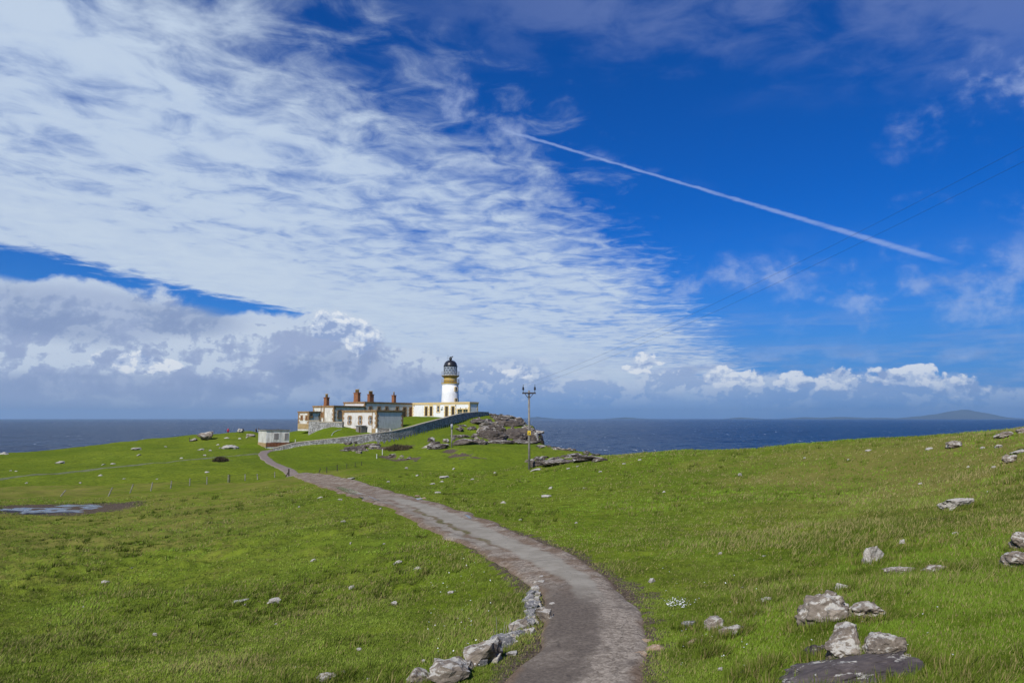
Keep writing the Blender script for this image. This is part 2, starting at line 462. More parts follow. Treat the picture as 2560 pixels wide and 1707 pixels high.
def m_path():
    m, n, b, o = mat('worn_path')
    pv = attr_node(n, 'pc', 'Vector')
    t, s, _ = n.sep(pv)               # across -1..1, along in metres
    P = geo_pos(n); x, y, z = n.sep(P); P2 = n.xyz(x, y, 0.0)
    fin = n.noise(P2, 14.0, 5, 0.75); mid = n.noise(P2, 1.2, 6, 0.65); grit = n.voro(P2, 38.0, out='Color')
    gs = n.add(n.mul(n.sep(grit)[0], 0.5), n.mul(n.sep(n.voro(P2, 13.0, out='Color'))[0], 0.5))
    wob = n.add(t, n.mul(n.sub(n.noise(P2, 0.55, 4, 0.6), 0.5), 0.9))
    asph = n.mix(n.ss(fin, 0.35, 0.7), (0.108, 0.089, 0.072), (0.185, 0.153, 0.122))
    grav = n.mix(gs, (0.130, 0.104, 0.078), (0.42, 0.36, 0.285))
    brown = n.mix(gs, (0.105, 0.072, 0.048), (0.25, 0.185, 0.130))
    conc = n.mix(n.ss(mid, 0.3, 0.7), (0.26, 0.235, 0.185), (0.345, 0.315, 0.255))
    c = n.mix(n.ss(n.add(wob, n.mul(n.sub(mid, 0.5), 1.6)), -0.1, 0.35), asph, n.mix(n.ss(mid, 0.30, 0.50), asph, grav))
    c = n.mix(n.mul(n.ss(n.noise(P2, 0.7, 6, 0.7), 0.50, 0.66), 0.55), c, grav)
    # pale worn concrete wheel strip through the middle length
    strip = n.mul(n.ss(n.m('ABSOLUTE', n.sub(wob, 0.12)), 0.44, 0.26), n.mul(n.ss(s, 5.5, 8.5), n.ss(s, 38.0, 31.0)))
    c2 = n.mix(n.ss(mid, 0.4, 0.6), brown, grav)
    c = n.mix(n.ss(s, 6.0, 9.5), c, c2)
    strip2 = n.mul(n.ss(n.m('ABSOLUTE', n.add(wob, 0.55)), 0.22, 0.10), n.mul(n.ss(s, 12.0, 15.0), n.ss(s, 36.0, 29.0)))
    c = n.mix(n.mul(n.mx(strip, n.mul(strip2, 0.6)), n.ss(fin, 0.25, 0.5, 0.7, 1.0)), c, conc)
    moss = n.mul(n.mul(n.ss(n.m('ABSOLUTE', n.add(wob, 0.30)), 0.13, 0.04), n.mul(n.ss(s, 13.0, 17.0), n.ss(s, 30.0, 24.0))), n.ss(mid, 0.40, 0.55))
    c = n.mix(n.mul(moss, 0.8), c, (0.10, 0.095, 0.022))
    far = n.mix(n.ss(mid, 0.3, 0.7), (0.20, 0.16, 0.135), (0.265, 0.22, 0.185))
    c = n.mix(n.ss(s, 72.0, 76.0), c, far)
    pw = n.vadd(P2, n.scale(n.noise(P2, 2.0, 4, 0.7, color=True), (0.5, 0.5, 0.0)))
    ck = n.ss(n.voro(pw, 0.9, feature='DISTANCE_TO_EDGE'), 0.022, 0.004)
    c = n.mix(n.mul(ck, n.mul(n.ss(mid, 0.44, 0.60), 0.42)), c, (0.055, 0.046, 0.038))
    # dark tyre-worn asphalt bits
    c = n.mix(n.mul(n.ss(n.noise(P2, 3.1, 5, 0.7), 0.60, 0.72), 0.55), c, (0.055, 0.047, 0.043))
    edge = n.ss(n.m('ABSOLUTE', wob), 0.80, 1.0)
    c = n.mix(n.mul(edge, n.ss(s, 70.0, 60.0)), c, brown)
    n.put(b.inputs['Base Color'], c)
    b.inputs['Roughness'].default_value = 0.95; b.inputs['Specular IOR Level'].default_value = 0.04
    bump(n, b, n.add(n.mul(fin, 0.6), n.mul(gs, 0.4)), 0.02, 0.8)
    return m

def m_rock(name, dark, mid, lichen_amt=0.5, scale=1.0, rust=0.2):
    m, n, b, o = mat(name)
    P = coords(n)
    oi = n.new('ShaderNodeObjectInfo').outputs['Random']
    P = n.vadd(P, n.xyz(n.mul(oi, 37.0), n.mul(oi, 91.0), n.mul(oi, 53.0)))
    a = n.noise(P, 2.2 * scale, 7, 0.68, 0.3); f = n.noise(P, 9.0 * scale, 6, 0.7); l = n.noise(P, 3.4 * scale, 6, 0.62, 0.7); g = n.noise(P, 30.0 * scale, 4, 0.7)
    c = n.mix(n.ss(a, 0.34, 0.66), dark, mid)
    c = n.mix(n.mul(n.ss(f, 0.5, 0.72), 0.6), c, tuple(k * 1.55 for k in mid))
    c = n.mix(n.mul(n.ss(n.noise(P, 1.6 * scale, 4, 0.6), 0.56, 0.70), rust), c, (0.20, 0.105, 0.04))
    nz = n.sep(n.new('ShaderNodeNewGeometry').outputs['Normal'])[2]
    lf = n.ss(n.add(n.add(l, n.mul(n.sub(g, 0.5), 0.22)), n.mul(nz, 0.10)), 0.66 - 0.18 * lichen_amt, 0.72 - 0.18 * lichen_amt)
    c = n.mix(n.mul(lf, 0.85), c, n.mix(g, (0.33, 0.31, 0.26), (0.60, 0.58, 0.52)))
    n.put(b.inputs['Base Color'], c)
    b.inputs['Roughness'].default_value = 0.95; b.inputs['Specular IOR Level'].default_value = 0.06
    bump(n, b, n.add(n.add(n.mul(a, 0.8), n.mul(f, 0.5)), n.mul(g, 0.2)), 0.04 / scale, 0.7)
    return m

def m_wall(name, white, dirt, amt=0.5, rubble=False):
    m, n, b, o = mat(name)
    P = coords(n)
    x, y, z = n.sep(P)
    st = n.noise(n.xyz(n.mul(x, 2.2), n.mul(y, 2.2), n.mul(z, 0.35)), 1.6, 6, 0.65)
    bl = n.noise(P, 0.9, 6, 0.65); fi = n.noise(P, 7.0, 5, 0.7)
    f = n.ss(n.add(n.add(n.mul(st, 0.5), n.mul(bl, 0.4)), n.mul(fi, 0.25)), 0.50, 0.68)
    c = n.mix(n.mul(f, amt), white, dirt)
    if rubble:
        v = n.voro(n.xyz(x, y, n.mul(z, 1.35)), 2.6, feature='DISTANCE_TO_EDGE')
        vc = n.sep(n.voro(n.xyz(x, y, n.mul(z, 1.35)), 2.6, out='Color'))[0]
        c = n.mix(n.mul(n.ss(v, 0.10, 0.02), 0.75), c, (0.10, 0.095, 0.085))
        c = n.mix(n.mul(n.ss(vc, 0.62, 0.80), 0.55), c, (0.115, 0.105, 0.095))
        c = n.mix(n.mul(n.ss(fi, 0.55, 0.68), 0.6), c, (0.13, 0.12, 0.105))
        bump(n, b, n.add(n.mul(n.ss(v, 0.0, 0.12), 0.8), n.mul(fi, 0.4)), 0.10, 0.9)
    else:
        bump(n, b, fi, 0.02, 0.6)
    n.put(b.inputs['Base Color'], c)
    b.inputs['Roughness'].default_value = 0.85; b.inputs['Specular IOR Level'].default_value = 0.2
    return m

def m_stone_trim(name, a, c2, light, amt=0.5):
    m, n, b, o = mat(name)
    P = geo_pos(n)
    f = n.noise(P, 1.6, 6, 0.65); g = n.noise(P, 5.0, 4, 0.7)
    c = n.mix(n.ss(f, 0.36, 0.62), a, c2)
    c = n.mix(n.mul(n.ss(g, 0.50, 0.66), amt), c, light)
    n.put(b.inputs['Base Color'], c)
    b.inputs['Roughness'].default_value = 0.85
    return m

def m_sea():
    m, n, b, o = mat('sea_water')
    P = geo_pos(n); x, y, z = n.sep(P)
    W = n.xyz(n.mul(x, 0.55), y, 0.0)
    a = n.noise(W, 0.11, 6, 0.62, 0.3); bb = n.noise(W, 0.55, 5, 0.66)
    roll = n.noise(n.xyz(n.mul(x, 0.13), n.mul(y, 0.045), 0.0), 1.0, 5, 0.6, 0.4)
    swell = n.noise(n.xyz(n.mul(x, 0.25), y, 0.0), 0.012, 4, 0.6)
    c = n.mix(n.ss(swell, 0.35, 0.65), (0.0006, 0.018, 0.066), (0.0009, 0.030, 0.092))
    # broken crests: small patches of foam
    fo = n.noise(n.xyz(n.mul(x, 0.15), n.mul(y, 0.035), 7.0), 1.0, 4, 0.7, 0.4)
    reg = n.noise(n.xyz(x, y, 3.0), 0.010, 3, 0.5)
    foam = n.mul(n.ss(n.add(fo, n.mul(n.sub(reg, 0.5), 0.3)), 0.672, 0.705), 0.9)
    n.put(b.inputs['Base Color'], n.mix(foam, c, (0.62, 0.68, 0.72)))
    n.put(b.inputs['Roughness'], n.mix(foam, (0.27, 0.27, 0.27), (0.9, 0.9, 0.9)))
    b.inputs['IOR'].default_value = 1.33
    b.inputs['Specular IOR Level'].default_value = 0.42
    b.inputs['Specular Tint'].default_value = (0.72, 0.93, 1.0, 1.0)
    bump(n, b, n.add(n.add(n.mul(a, 1.0), n.mul(bb, 0.28)), n.mul(roll, 3.4)), 5.0, 1.0)
    return m

M_GROUND = m_ground(); M_PATH = m_path(); M_SEA = m_sea()
M_ROCK = m_rock('lichen_rock', (0.120, 0.098, 0.078), (0.26, 0.22, 0.175), 0.46, 1.0)
M_ROCKD = m_rock('basalt_rock', (0.046, 0.038, 0.032), (0.135, 0.112, 0.092), 0.22, 0.55, 0.1)
M_ROCKP = m_rock('pale_stone', (0.20, 0.18, 0.15), (0.36, 0.33, 0.29), 0.75, 2.0)
M_SLAB = m_rock('dark_slab_rock', (0.050, 0.043, 0.046), (0.115, 0.098, 0.092), 0.02, 0.8, 0.1)
M_SLATE = m_rock('grey_wall_stone', (0.085, 0.085, 0.092), (0.20, 0.195, 0.195), 0.30, 2.0, 0.25)
M_FLAG = m_rock('tan_flagstone', (0.20, 0.14, 0.095), (0.34, 0.25, 0.17), 0.0, 3.0, 0.3)
M_HARL = m_wall('weathered_harling', (0.72, 0.69, 0.62), (0.36, 0.32, 0.26), 0.75)
M_HARL2 = m_wall('grey_harling', (0.68, 0.65, 0.60), (0.44, 0.41, 0.36), 0.55)
M_WHITE = m_wall('fresh_white_paint', (0.80, 0.80, 0.78), (0.66, 0.65, 0.60), 0.5)
M_HUT = m_wall('peeling_white_paint', (0.62, 0.61, 0.55), (0.36, 0.33, 0.27), 0.8)
M_RUBBLE = m_wall('whitewashed_rubble', (0.50, 0.49, 0.47), (0.24, 0.225, 0.20), 0.8, True)
M_RUBBLE2 = m_wall('grey_rubble', (0.36, 0.34, 0.32), (0.17, 0.16, 0.14), 0.8, True)
M_TRIM = m_stone_trim('rusty_sandstone_trim', (0.21, 0.115, 0.055), (0.34, 0.205, 0.085), (0.54, 0.43, 0.26), 0.6)
M_OCHRE = m_stone_trim('ochre_plinth', (0.30, 0.20, 0.085), (0.40, 0.28, 0.13), (0.50, 0.42, 0.28), 0.5)
M_CREAM = m_stone_trim('cream_yellow_trim', (0.66, 0.49, 0.22), (0.72, 0.55, 0.28), (0.64, 0.54, 0.34), 0.3)
M_YELLOW = m_stone_trim('yellow_tower_paint', (0.50, 0.32, 0.040), (0.58, 0.38, 0.055), (0.36, 0.24, 0.05), 0.5)
M_COPE = m_stone_trim('pale_coping', (0.36, 0.31, 0.23), (0.46, 0.41, 0.32), (0.30, 0.27, 0.21), 0.5)
M_BRICK = m_stone_trim('chimney_sandstone', (0.20, 0.075, 0.035), (0.27, 0.11, 0.045), (0.36, 0.21, 0.09), 0.5)
M_POT = m_stone_trim('chimney_pot_clay', (0.30, 0.20, 0.075), (0.38, 0.26, 0.10), (0.22, 0.14, 0.06), 0.5)
M_BLACK = simple('black_lantern_paint', (0.018, 0.018, 0.020), 0.35, 0.5)
M_DGLASS = simple('dark_window_glass', (0.016, 0.018, 0.022), 0.12, 0.6)
M_BOARD = simple('rusty_boarding', (0.17, 0.070, 0.035), 0.85, 0.2, 0.35, 3.0)
M_GREYB = simple('grey_boarding', (0.20, 0.185, 0.17), 0.85, 0.2, 0.2, 3.0)
M_WFRAME = simple('white_sash_paint', (0.78, 0.78, 0.76), 0.6)
M_DOOR = simple('brown_door', (0.055, 0.038, 0.020), 0.6, 0.3, 0.3, 2.0)
M_GREEN = simple('dark_green_glass', (0.012, 0.030, 0.024), 0.25, 0.5)
M_ROOF = simple('roof_felt', (0.16, 0.155, 0.15), 0.9, 0.2, 0.2, 1.0)
M_WOOD = simple('grey_weathered_wood', (0.26, 0.24, 0.20), 0.9, 0.2, 0.35, 6.0)
M_WOODD = simple('dark_strainer_wood', (0.055, 0.045, 0.035), 0.9, 0.2, 0.3, 6.0)
M_POLE = simple('grey_pole_timber', (0.21, 0.195, 0.165), 0.85, 0.2, 0.3, 2.0)
M_IRON = simple('dark_iron', (0.035, 0.03, 0.03), 0.6, 0.4)
M_STEEL = simple('galvanised_steel', (0.34, 0.35, 0.36), 0.5, 0.5, 0.1, 4.0)
M_YPLATE = simple('yellow_warning_plate', (0.70, 0.50, 0.03), 0.6, 0.3)
M_BPLATE = simple('black_plate_print', (0.02, 0.02, 0.02), 0.6, 0.3)
M_RAIL = simple('white_rail_paint', (0.66, 0.66, 0.62), 0.6)
M_HEATH = simple('dark_heather', (0.085, 0.068, 0.038), 0.95, 0.1, 0.5, 8.0)

# ================================================================== terrain
# control points: where the photograph shows the ground (pixel) and how far off it lies
PATH_C = [(1370, 1830, 8.3), (1415, 1707, 10), (1472, 1620, 11.5), (1484, 1560, 12.9), (1478, 1500, 14.6), (1440, 1450, 16.6), (1360, 1410, 18.6), (1240, 1350, 23.5), (1130, 1302, 29.0), (1030, 1261, 36.5),
          (925, 1232, 45), (872, 1216, 53), (815, 1201, 62), (770, 1190, 71), (746, 1183.5, 79), (722, 1175.5, 86), (684, 1159, 97), (664, 1145, 107), (656, 1136, 113), (664, 1128, 119), (684, 1124.5, 123)]
TRACK_C = [(-200, 1217, 73), (0, 1198, 84), (150, 1184, 90), (300, 1169, 96), (450, 1152, 103), (560, 1141, 109), (656, 1133, 114)]
GP = list(PATH_C) + list(TRACK_C) + [
    # left field
    (0, 1707, 13), (400, 1707, 12), (800, 1707, 11.3), (1000, 1690, 11.0), (0, 1500, 21), (400, 1500, 20), (800, 1500, 18.5), (1100, 1500, 16.6), (1250, 1560, 13.6),
    (0, 1350, 35), (400, 1350, 33), (800, 1340, 28), (1050, 1400, 21), (0, 1280, 50), (400, 1290, 46), (700, 1260, 46), (180, 1275, 54), (0, 1235, 66), (400, 1222, 68), (600, 1207, 75),
    (720, 1192, 81), (-400, 1600, 16), (-400, 1350, 34), (-400, 1240, 66),
    (-300, 1150, 112), (0, 1136, 124), (200, 1122, 131), (350, 1106, 136), (470, 1105, 137), (560, 1082, 152), (640, 1084, 155), (600, 1110, 130), (450, 1125, 122), (250, 1150, 110),
    (640, 1117, 124), (740, 1098, 140), (715, 1112, 128),
    # slope right of the path
    (1323, 1172, 72), (1200, 1172, 69), (1050, 1172, 69), (900, 1174, 70), (830, 1178, 72), (1100, 1200, 56), (1250, 1220, 47), (1400, 1152, 70), (1510, 1149, 66), (1700, 1141, 64), (2000, 1131, 60), (2170, 1126, 58), (2300, 1120, 55),
    (2400, 1111, 52), (2500, 1090, 46), (2560, 1077, 42), (2800, 1040, 36), (2560, 1200, 24), (2560, 1300, 17.5), (2560, 1500, 10.8), (2560, 1707, 7.4), (2900, 1500, 9.5), (2060, 1695, 8.7), (2300, 1695, 8.0),
    (1800, 1500, 14), (1700, 1650, 10.7), (1560, 1480, 15.6), (1600, 1300, 27), (1500, 1240, 38), (1320, 1250, 38), (1900, 1250, 29), (1800, 1190, 42), (2150, 1200, 34), (2100, 1400, 16.5), (1450, 1340, 23.5), (2300, 1300, 20), (2300, 1480, 12),
]
GPX = [  # plan points x, y, z hidden from the camera
    (0, 0, 23.1), (-3, -10, 24), (8, -8, 25.5), (4, 3, 22.4), (-4, 3, 22.2), (14, -2, 25.5), (-12, 2, 20.8), (-30, 0, 19.5), (25, 10, 27.0), (36, 22, 27.2), (45, 40, 25), (0, 6, 21.6), (-60, 20, 18.5),
    (0, 88, 17.4), (-10, 88, 17.2), (8, 92, 17.0), (-20, 92, 17.3), (18, 84, 15.5), (30, 78, 16), (45, 70, 18),
]
OUT = [  # in front of and around the lighthouse wall
    (1100, 1160, 98), (1200, 1150, 99), (950, 1150, 104), (870, 1160, 98), (780, 1150, 104), (1000, 1135, 112), (1240, 1130, 108), (1240, 1106, 121), (1150, 1100, 124), (1090, 1112, 118),
    (948, 1114, 125), (890, 1111, 124.5), (826, 1114.5, 123), (740, 1121, 121), (1037, 1096, 131), (1113, 1070, 143), (1169, 1047, 155), (1219, 1038, 165), (1450, 1148, 104), (1300, 1148, 101), (1350, 1118, 120), (1450, 1136, 110),
    (1400, 1122, 115), (1500, 1140, 106), (1180, 1064, 150), (1270, 1046, 160), (1310, 1062, 155), (1335, 1076, 148), (1200, 1082, 141), (1330, 1100, 133), (1250, 1092, 135), (1230, 1037, 168), (1260, 1040, 170)]
OUTX = [(-69, 165, 20.8), (-62, 166, 20.85), (-75, 160, 20.6), (-68, 175, 20.4), (-45, 165, 23.2), (-60, 158, 22.3), (-30, 180, 25), (-10, 185, 26), (-70, 150, 21.5), (-40, 150, 23.0), (-85, 140, 19.8), (-20, 150, 23.5), (-32, 140, 22.6)]
WALL_TOP = [(682, 1118.8, 121.5), (735, 1105.5, 122.5), (826, 1095, 124), (890, 1088, 125.3), (942, 1081.4, 126.5), (981, 1076, 129), (1030, 1065, 133.5), (1051, 1059, 136), (1090, 1048.5, 141), (1127, 1039, 147), (1156, 1031.8, 152.5), (1191, 1029, 159), (1219, 1029.4, 165)]
WT = np.array([at(*p) for p in WALL_TOP])
INX = [at(774, 1069, 143), at(815, 1068, 140), at(858, 1070, 137), at(746, 1070, 149), at(760, 1070, 145), at(790, 1080, 136), (-24, 132, 22.2), (-30, 134, 22.0), (-38, 128, 21.2), (-45, 134, 21.8), (-44, 145, 22.9), (-50, 138, 21.8), (-52, 150, 22.8), (-40, 156, 23.3), (-20, 150, 24.5), (-10, 163, 25.3), (-20, 172, 25.4), (-30, 178, 25.4), (-5, 175, 25.9), (-15, 185, 26), (-36, 165, 24.6), (-60, 155, 22.0), (-28, 150, 23.6), (-22, 141, 23.2)]

class TPS:
    def __init__(self, pts, lam=2e-4):
        p = np.array(pts, float); X, Wd = self.tr(p[:, 0], p[:, 1]); n = len(p)
        self.c = np.stack([X, Wd], 1)
        K = self.U(np.hypot(X[:, None] - X[None], Wd[:, None] - Wd[None])) + lam * np.eye(n)
        Pm = np.stack([np.ones(n), X, Wd], 1)
        A = np.block([[K, Pm], [Pm.T, np.zeros((3, 3))]])
        s = np.linalg.solve(A, np.concatenate([p[:, 2], np.zeros(3)]))
        self.w = s[:n]; self.a = s[n:]
    @staticmethod
    def tr(x, y):
        yy = np.maximum(fx(y) + 20.0, 4.0)
        return np.clip(fx(x) / yy, -2.2, 2.2) * 2.0, np.log(yy)
    @staticmethod
    def U(r):
        r2 = r * r + 1e-12; return r2 * np.log(r2) * 0.5
    def __call__(self, x, y):
        sh = np.shape(x); x = fx(x).ravel(); y = fx(y).ravel(); out = np.empty(len(x))
        for i in range(0, len(x), 20000):
            X, Wd = self.tr(x[i:i + 20000], y[i:i + 20000])
            r = np.hypot(X[:, None] - self.c[None, :, 0], Wd[:, None] - self.c[None, :, 1])
            out[i:i + 20000] = self.U(r) @ self.w + self.a[0] + self.a[1] * X + self.a[2] * Wd
        return out.reshape(sh)
outer = TPS([at(*p) for p in GP] + GPX + [at(*p) for p in OUT] + OUTX)
inn_pts = [(p[0] - 0.3, p[1] + 0.9, p[2] - (0.32 if i > 1 else 0.25)) for i, p in enumerate(WT)]
inner = TPS(inn_pts + INX + [at(640, 1117, 124), at(740, 1098, 140), at(715, 1112, 128)] + [at(*p) for p in GP if 560 < p[0] < 700 and p[2] > 100])

wx = np.concatenate([[WT[0, 0] - 30], WT[:, 0], [WT[-1, 0] + 20]]); wy = np.concatenate([[WT[0, 1] - 2], WT[:, 1], [WT[-1, 1] + 30]])
def wall_sd(x, y):
    g = np.interp(x, wx, wy); gp = (np.interp(fx(x) + 0.5, wx, wy) - np.interp(fx(x) - 0.5, wx, wy))
    return (fx(y) - g) / np.sqrt(1 + gp * gp)

COAST = np.array([(120, 40), (70, 62), (45, 76), (30, 84), (19, 92), (15.2, 101), (15.0, 106), (10.5, 113), (7.2, 120), (6.2, 128), (6.0, 138), (5.8, 146), (4.6, 154), (2.6, 162), (0.5, 170), (-6, 190), (-25, 205), (-50, 200), (-60, 186), (-72, 178), (-80, 165),
                  (-80, 150), (-79, 143), (-84, 137), (-94, 127), (-108, 116), (-150, 100), (-220, 60), (-220, -60), (160, -60)], float)
def poly_sd(x, y, P):
    x = fx(x); y = fx(y); d = np.full(x.shape, 1e9); ins = np.zeros(x.shape, bool)
    n = len(P)
    for i in range(n):
        ax, ay = P[i]; bx, by = P[(i + 1) % n]
        ex, ey = bx - ax, by - ay
        t = np.clip(((x - ax) * ex + (y - ay) * ey) / (ex * ex + ey * ey), 0, 1)
        d = np.minimum(d, np.hypot(x - ax - t * ex, y - ay - t * ey))
        c = ((ay > y) != (by > y)) & (x < (bx - ax) * (y - ay) / (by - ay + 1e-12) + ax)
        ins ^= c
    return np.where(ins, d, -d)           # inside positive

def smooth_line(pts, n):
    p = np.array(pts, float); L = np.concatenate([[0], np.cumsum(np.hypot(*np.diff(p[:, :2], axis=0).T))])
    s = np.linspace(0, L[-1], n); q = np.stack([np.interp(s, L, p[:, k]) for k in range(p.shape[1])], 1)
    for _ in range(int(n / 40)):
        q[1:-1] = 0.25 * q[:-2] + 0.5 * q[1:-1] + 0.25 * q[2:]
    return q, s
PATH_L, PATH_S = smooth_line([at(*p) for p in PATH_C], 320)
TRACK_L, TRACK_S = smooth_line([at(*p) for p in TRACK_C], 160)
def line_dist(x, y, L):
    x = fx(x); y = fx(y); d = np.full(x.shape, 1e9)
    for i in range(0, len(L) - 1):
        ax, ay = L[i, :2]; ex, ey = L[i + 1, 0] - ax, L[i + 1, 1] - ay
        t = np.clip(((x - ax) * ex + (y - ay) * ey) / (ex * ex + ey * ey + 1e-9), 0, 1)
        d = np.minimum(d, np.hypot(x - ax - t * ex, y - ay - t * ey))
    return d
def path_hw(s):  # half width in metres along the path
    return np.interp(s, [0, 4, 9, 14, 22, 35, 58, 76, 90, 115], [0.95, 0.90, 0.98, 1.2, 1.38, 1.5, 1.35, 0.85, 0.72, 0.72])

def base_h(x, y):
    x = fx(x); y = fx(y)
    h = outer(x, y)
    m = (y > 95)
    if m.any():
        xi, yi = x[m], y[m]; wsd = wall_sd(xi, yi)
        # the wall only retains between its two ends; left of it the lawn runs out into the field
        f = sstep(wsd, -0.25, 0.25) * sstep(xi, WT[0, 0] - 1.0, WT[0, 0] + 6.0)
        f = f * (1 - sstep(xi, WT[-1, 0] - 1.0, WT[-1, 0] + 4.0))
        hi = inner(xi, yi)
        h[m] = h[m] * (1 - f) + hi * f
    return h
def rough(x, y, pd):
    r = np.hypot(x, y)
    k = sstep(pd, 1.2, 4.0)
    tus = sstep(fbm(x, y, 9.0, 2, 5), -0.1, 0.35)
    z = 0.16 * fbm(x, y, 6.0, 3, 1) + 0.42 * fbm(x, y, 22.0, 2, 2) * sstep(r, 25, 60)
    lf = sstep(-x, -2, 8)
    humm = np.maximum(fbm(x + 0.35 * y, 1.8 * y, 1.5, 2, 9), 0) ** 1.0
    z = z + 0.34 * lf * (0.3 + 0.7 * tus) * np.maximum(fbm(x + 0.5 * y, 1.6 * y - 0.2 * x, 0.75, 2, 14), 0) * (1 - sstep(r, 35, 60))
    z = z + 0.30 * fbm(x, y, 4.5, 3, 71) * sstep(r, 60, 90) + (0.07 + 0.27 * lf * (0.4 + 0.6 * tus)) * humm * (1 - 0.4 * sstep(r, 40, 90)) + 0.05 * fbm(x, y, 0.5, 2, 4) * (1 - sstep(r, 18, 40))
    return z * k
def blob_mask(x, y, lst):
    m = np.zeros(x.shape)
    for (px, py, rx, ry, d) in lst:      # ellipse: pixel centre, half width in m, half depth in m
        c = at(px, py, d)
        m = np.maximum(m, 1 - sstep(np.hypot((x - c[0]) / rx, (y - c[1]) / ry), 0.45, 1.25))
    return m

def ground_h(x, y):
    x = fx(x); y = fx(y); sh = x.shape; x = x.ravel(); y = y.ravel()
    h = base_h(x, y)
    pd = np.full(x.shape, 99.0); m = (y < 140) & (y > -2)
    pd[m] = line_dist(x[m], y[m], PATH_L[::4])
    h = h + rough(x, y, pd) * np.where(y > 115, 0.5, 1.0)
    h = h - 0.05 * (1 - sstep(pd, 0.75, 1.15))
    sc_ = (y > 94) & (y < 126) & (x > -30) & (x < 14)
    if sc_.any(): h[sc_] -= 0.45 * np.clip(blob_mask(x[sc_], y[sc_], SCARS) + 0.9 * fbm(x[sc_], y[sc_], 1.8, 3, 81) - 0.25, 0, 1)
    sd_ = poly_sd(x, y, COAST) + 1.6 * fbm(x, y, 7.0, 3, 21)
    drop = 1 - sstep(sd_, -3.2, 0.1)
    h = h * (1 - drop) + (-4.0 - 0.2 * np.minimum(-sd_, 40)) * drop
    # rock ledges across the headland: steps in the slope
    led = (y > 112) & (x > -18) & (x < 9)
    if led.any():
        hx = h[led]; wob = 0.5 * fbm(x[led], y[led], 5.0, 3, 33)
        st = np.floor((hx + wob) / 1.55) ; fr = (hx + wob) / 1.55 - st
        stepped = (st + sstep(fr, 0.55, 0.95)) * 1.55 - wob
        k = sstep(x[led], -16, -8) * sstep(y[led], 113, 120) * (1 - drop[led]) * (1 - sstep(wall_sd(x[led], y[led]), -4.0, -1.0))
        h[led] = hx + (stepped - hx) * 0.8 * k
    return h.reshape(sh)

SCARS = [(1150, 1140, 2.8, 2.4, 104), (1125, 1130, 1.4, 2.5, 110), (1180, 1150, 2.6, 0.9, 100), (1010, 1146, 3.2, 1.9, 106), (970, 1138, 1.8, 2.6, 110), (1440, 1140, 2.2, 1.4, 107)]
def hit(px, py, dmin=5.0, dmax=260.0):
    r = ray(px, py); d = np.geomspace(dmin, dmax, 320)
    z = CAMZ + r[2] / r[1] * d; x = r[0] / r[1] * d
    i = np.nonzero(z <= ground_h(x, d))[0]
    if len(i) == 0: return None
    d = np.linspace(d[max(i[0] - 1, 0)], d[i[0]] + 1e-3, 14)
    z = CAMZ + r[2] / r[1] * d; x = r[0] / r[1] * d
    g = ground_h(x, d); i = np.nonzero(z <= g)[0]
    if len(i) == 0: return None
    i = i[0]
    if i > 0:
        a = z[i - 1] - g[i - 1]; b_ = g[i] - z[i]; t = a / (a + b_ + 1e-9)
        dd = d[i - 1] + (d[i] - d[i - 1]) * t
    else: dd = d[0]
    return (r[0] / r[1] * dd, dd, float(ground_h(np.array([r[0] / r[1] * dd]), np.array([dd]))[0]))

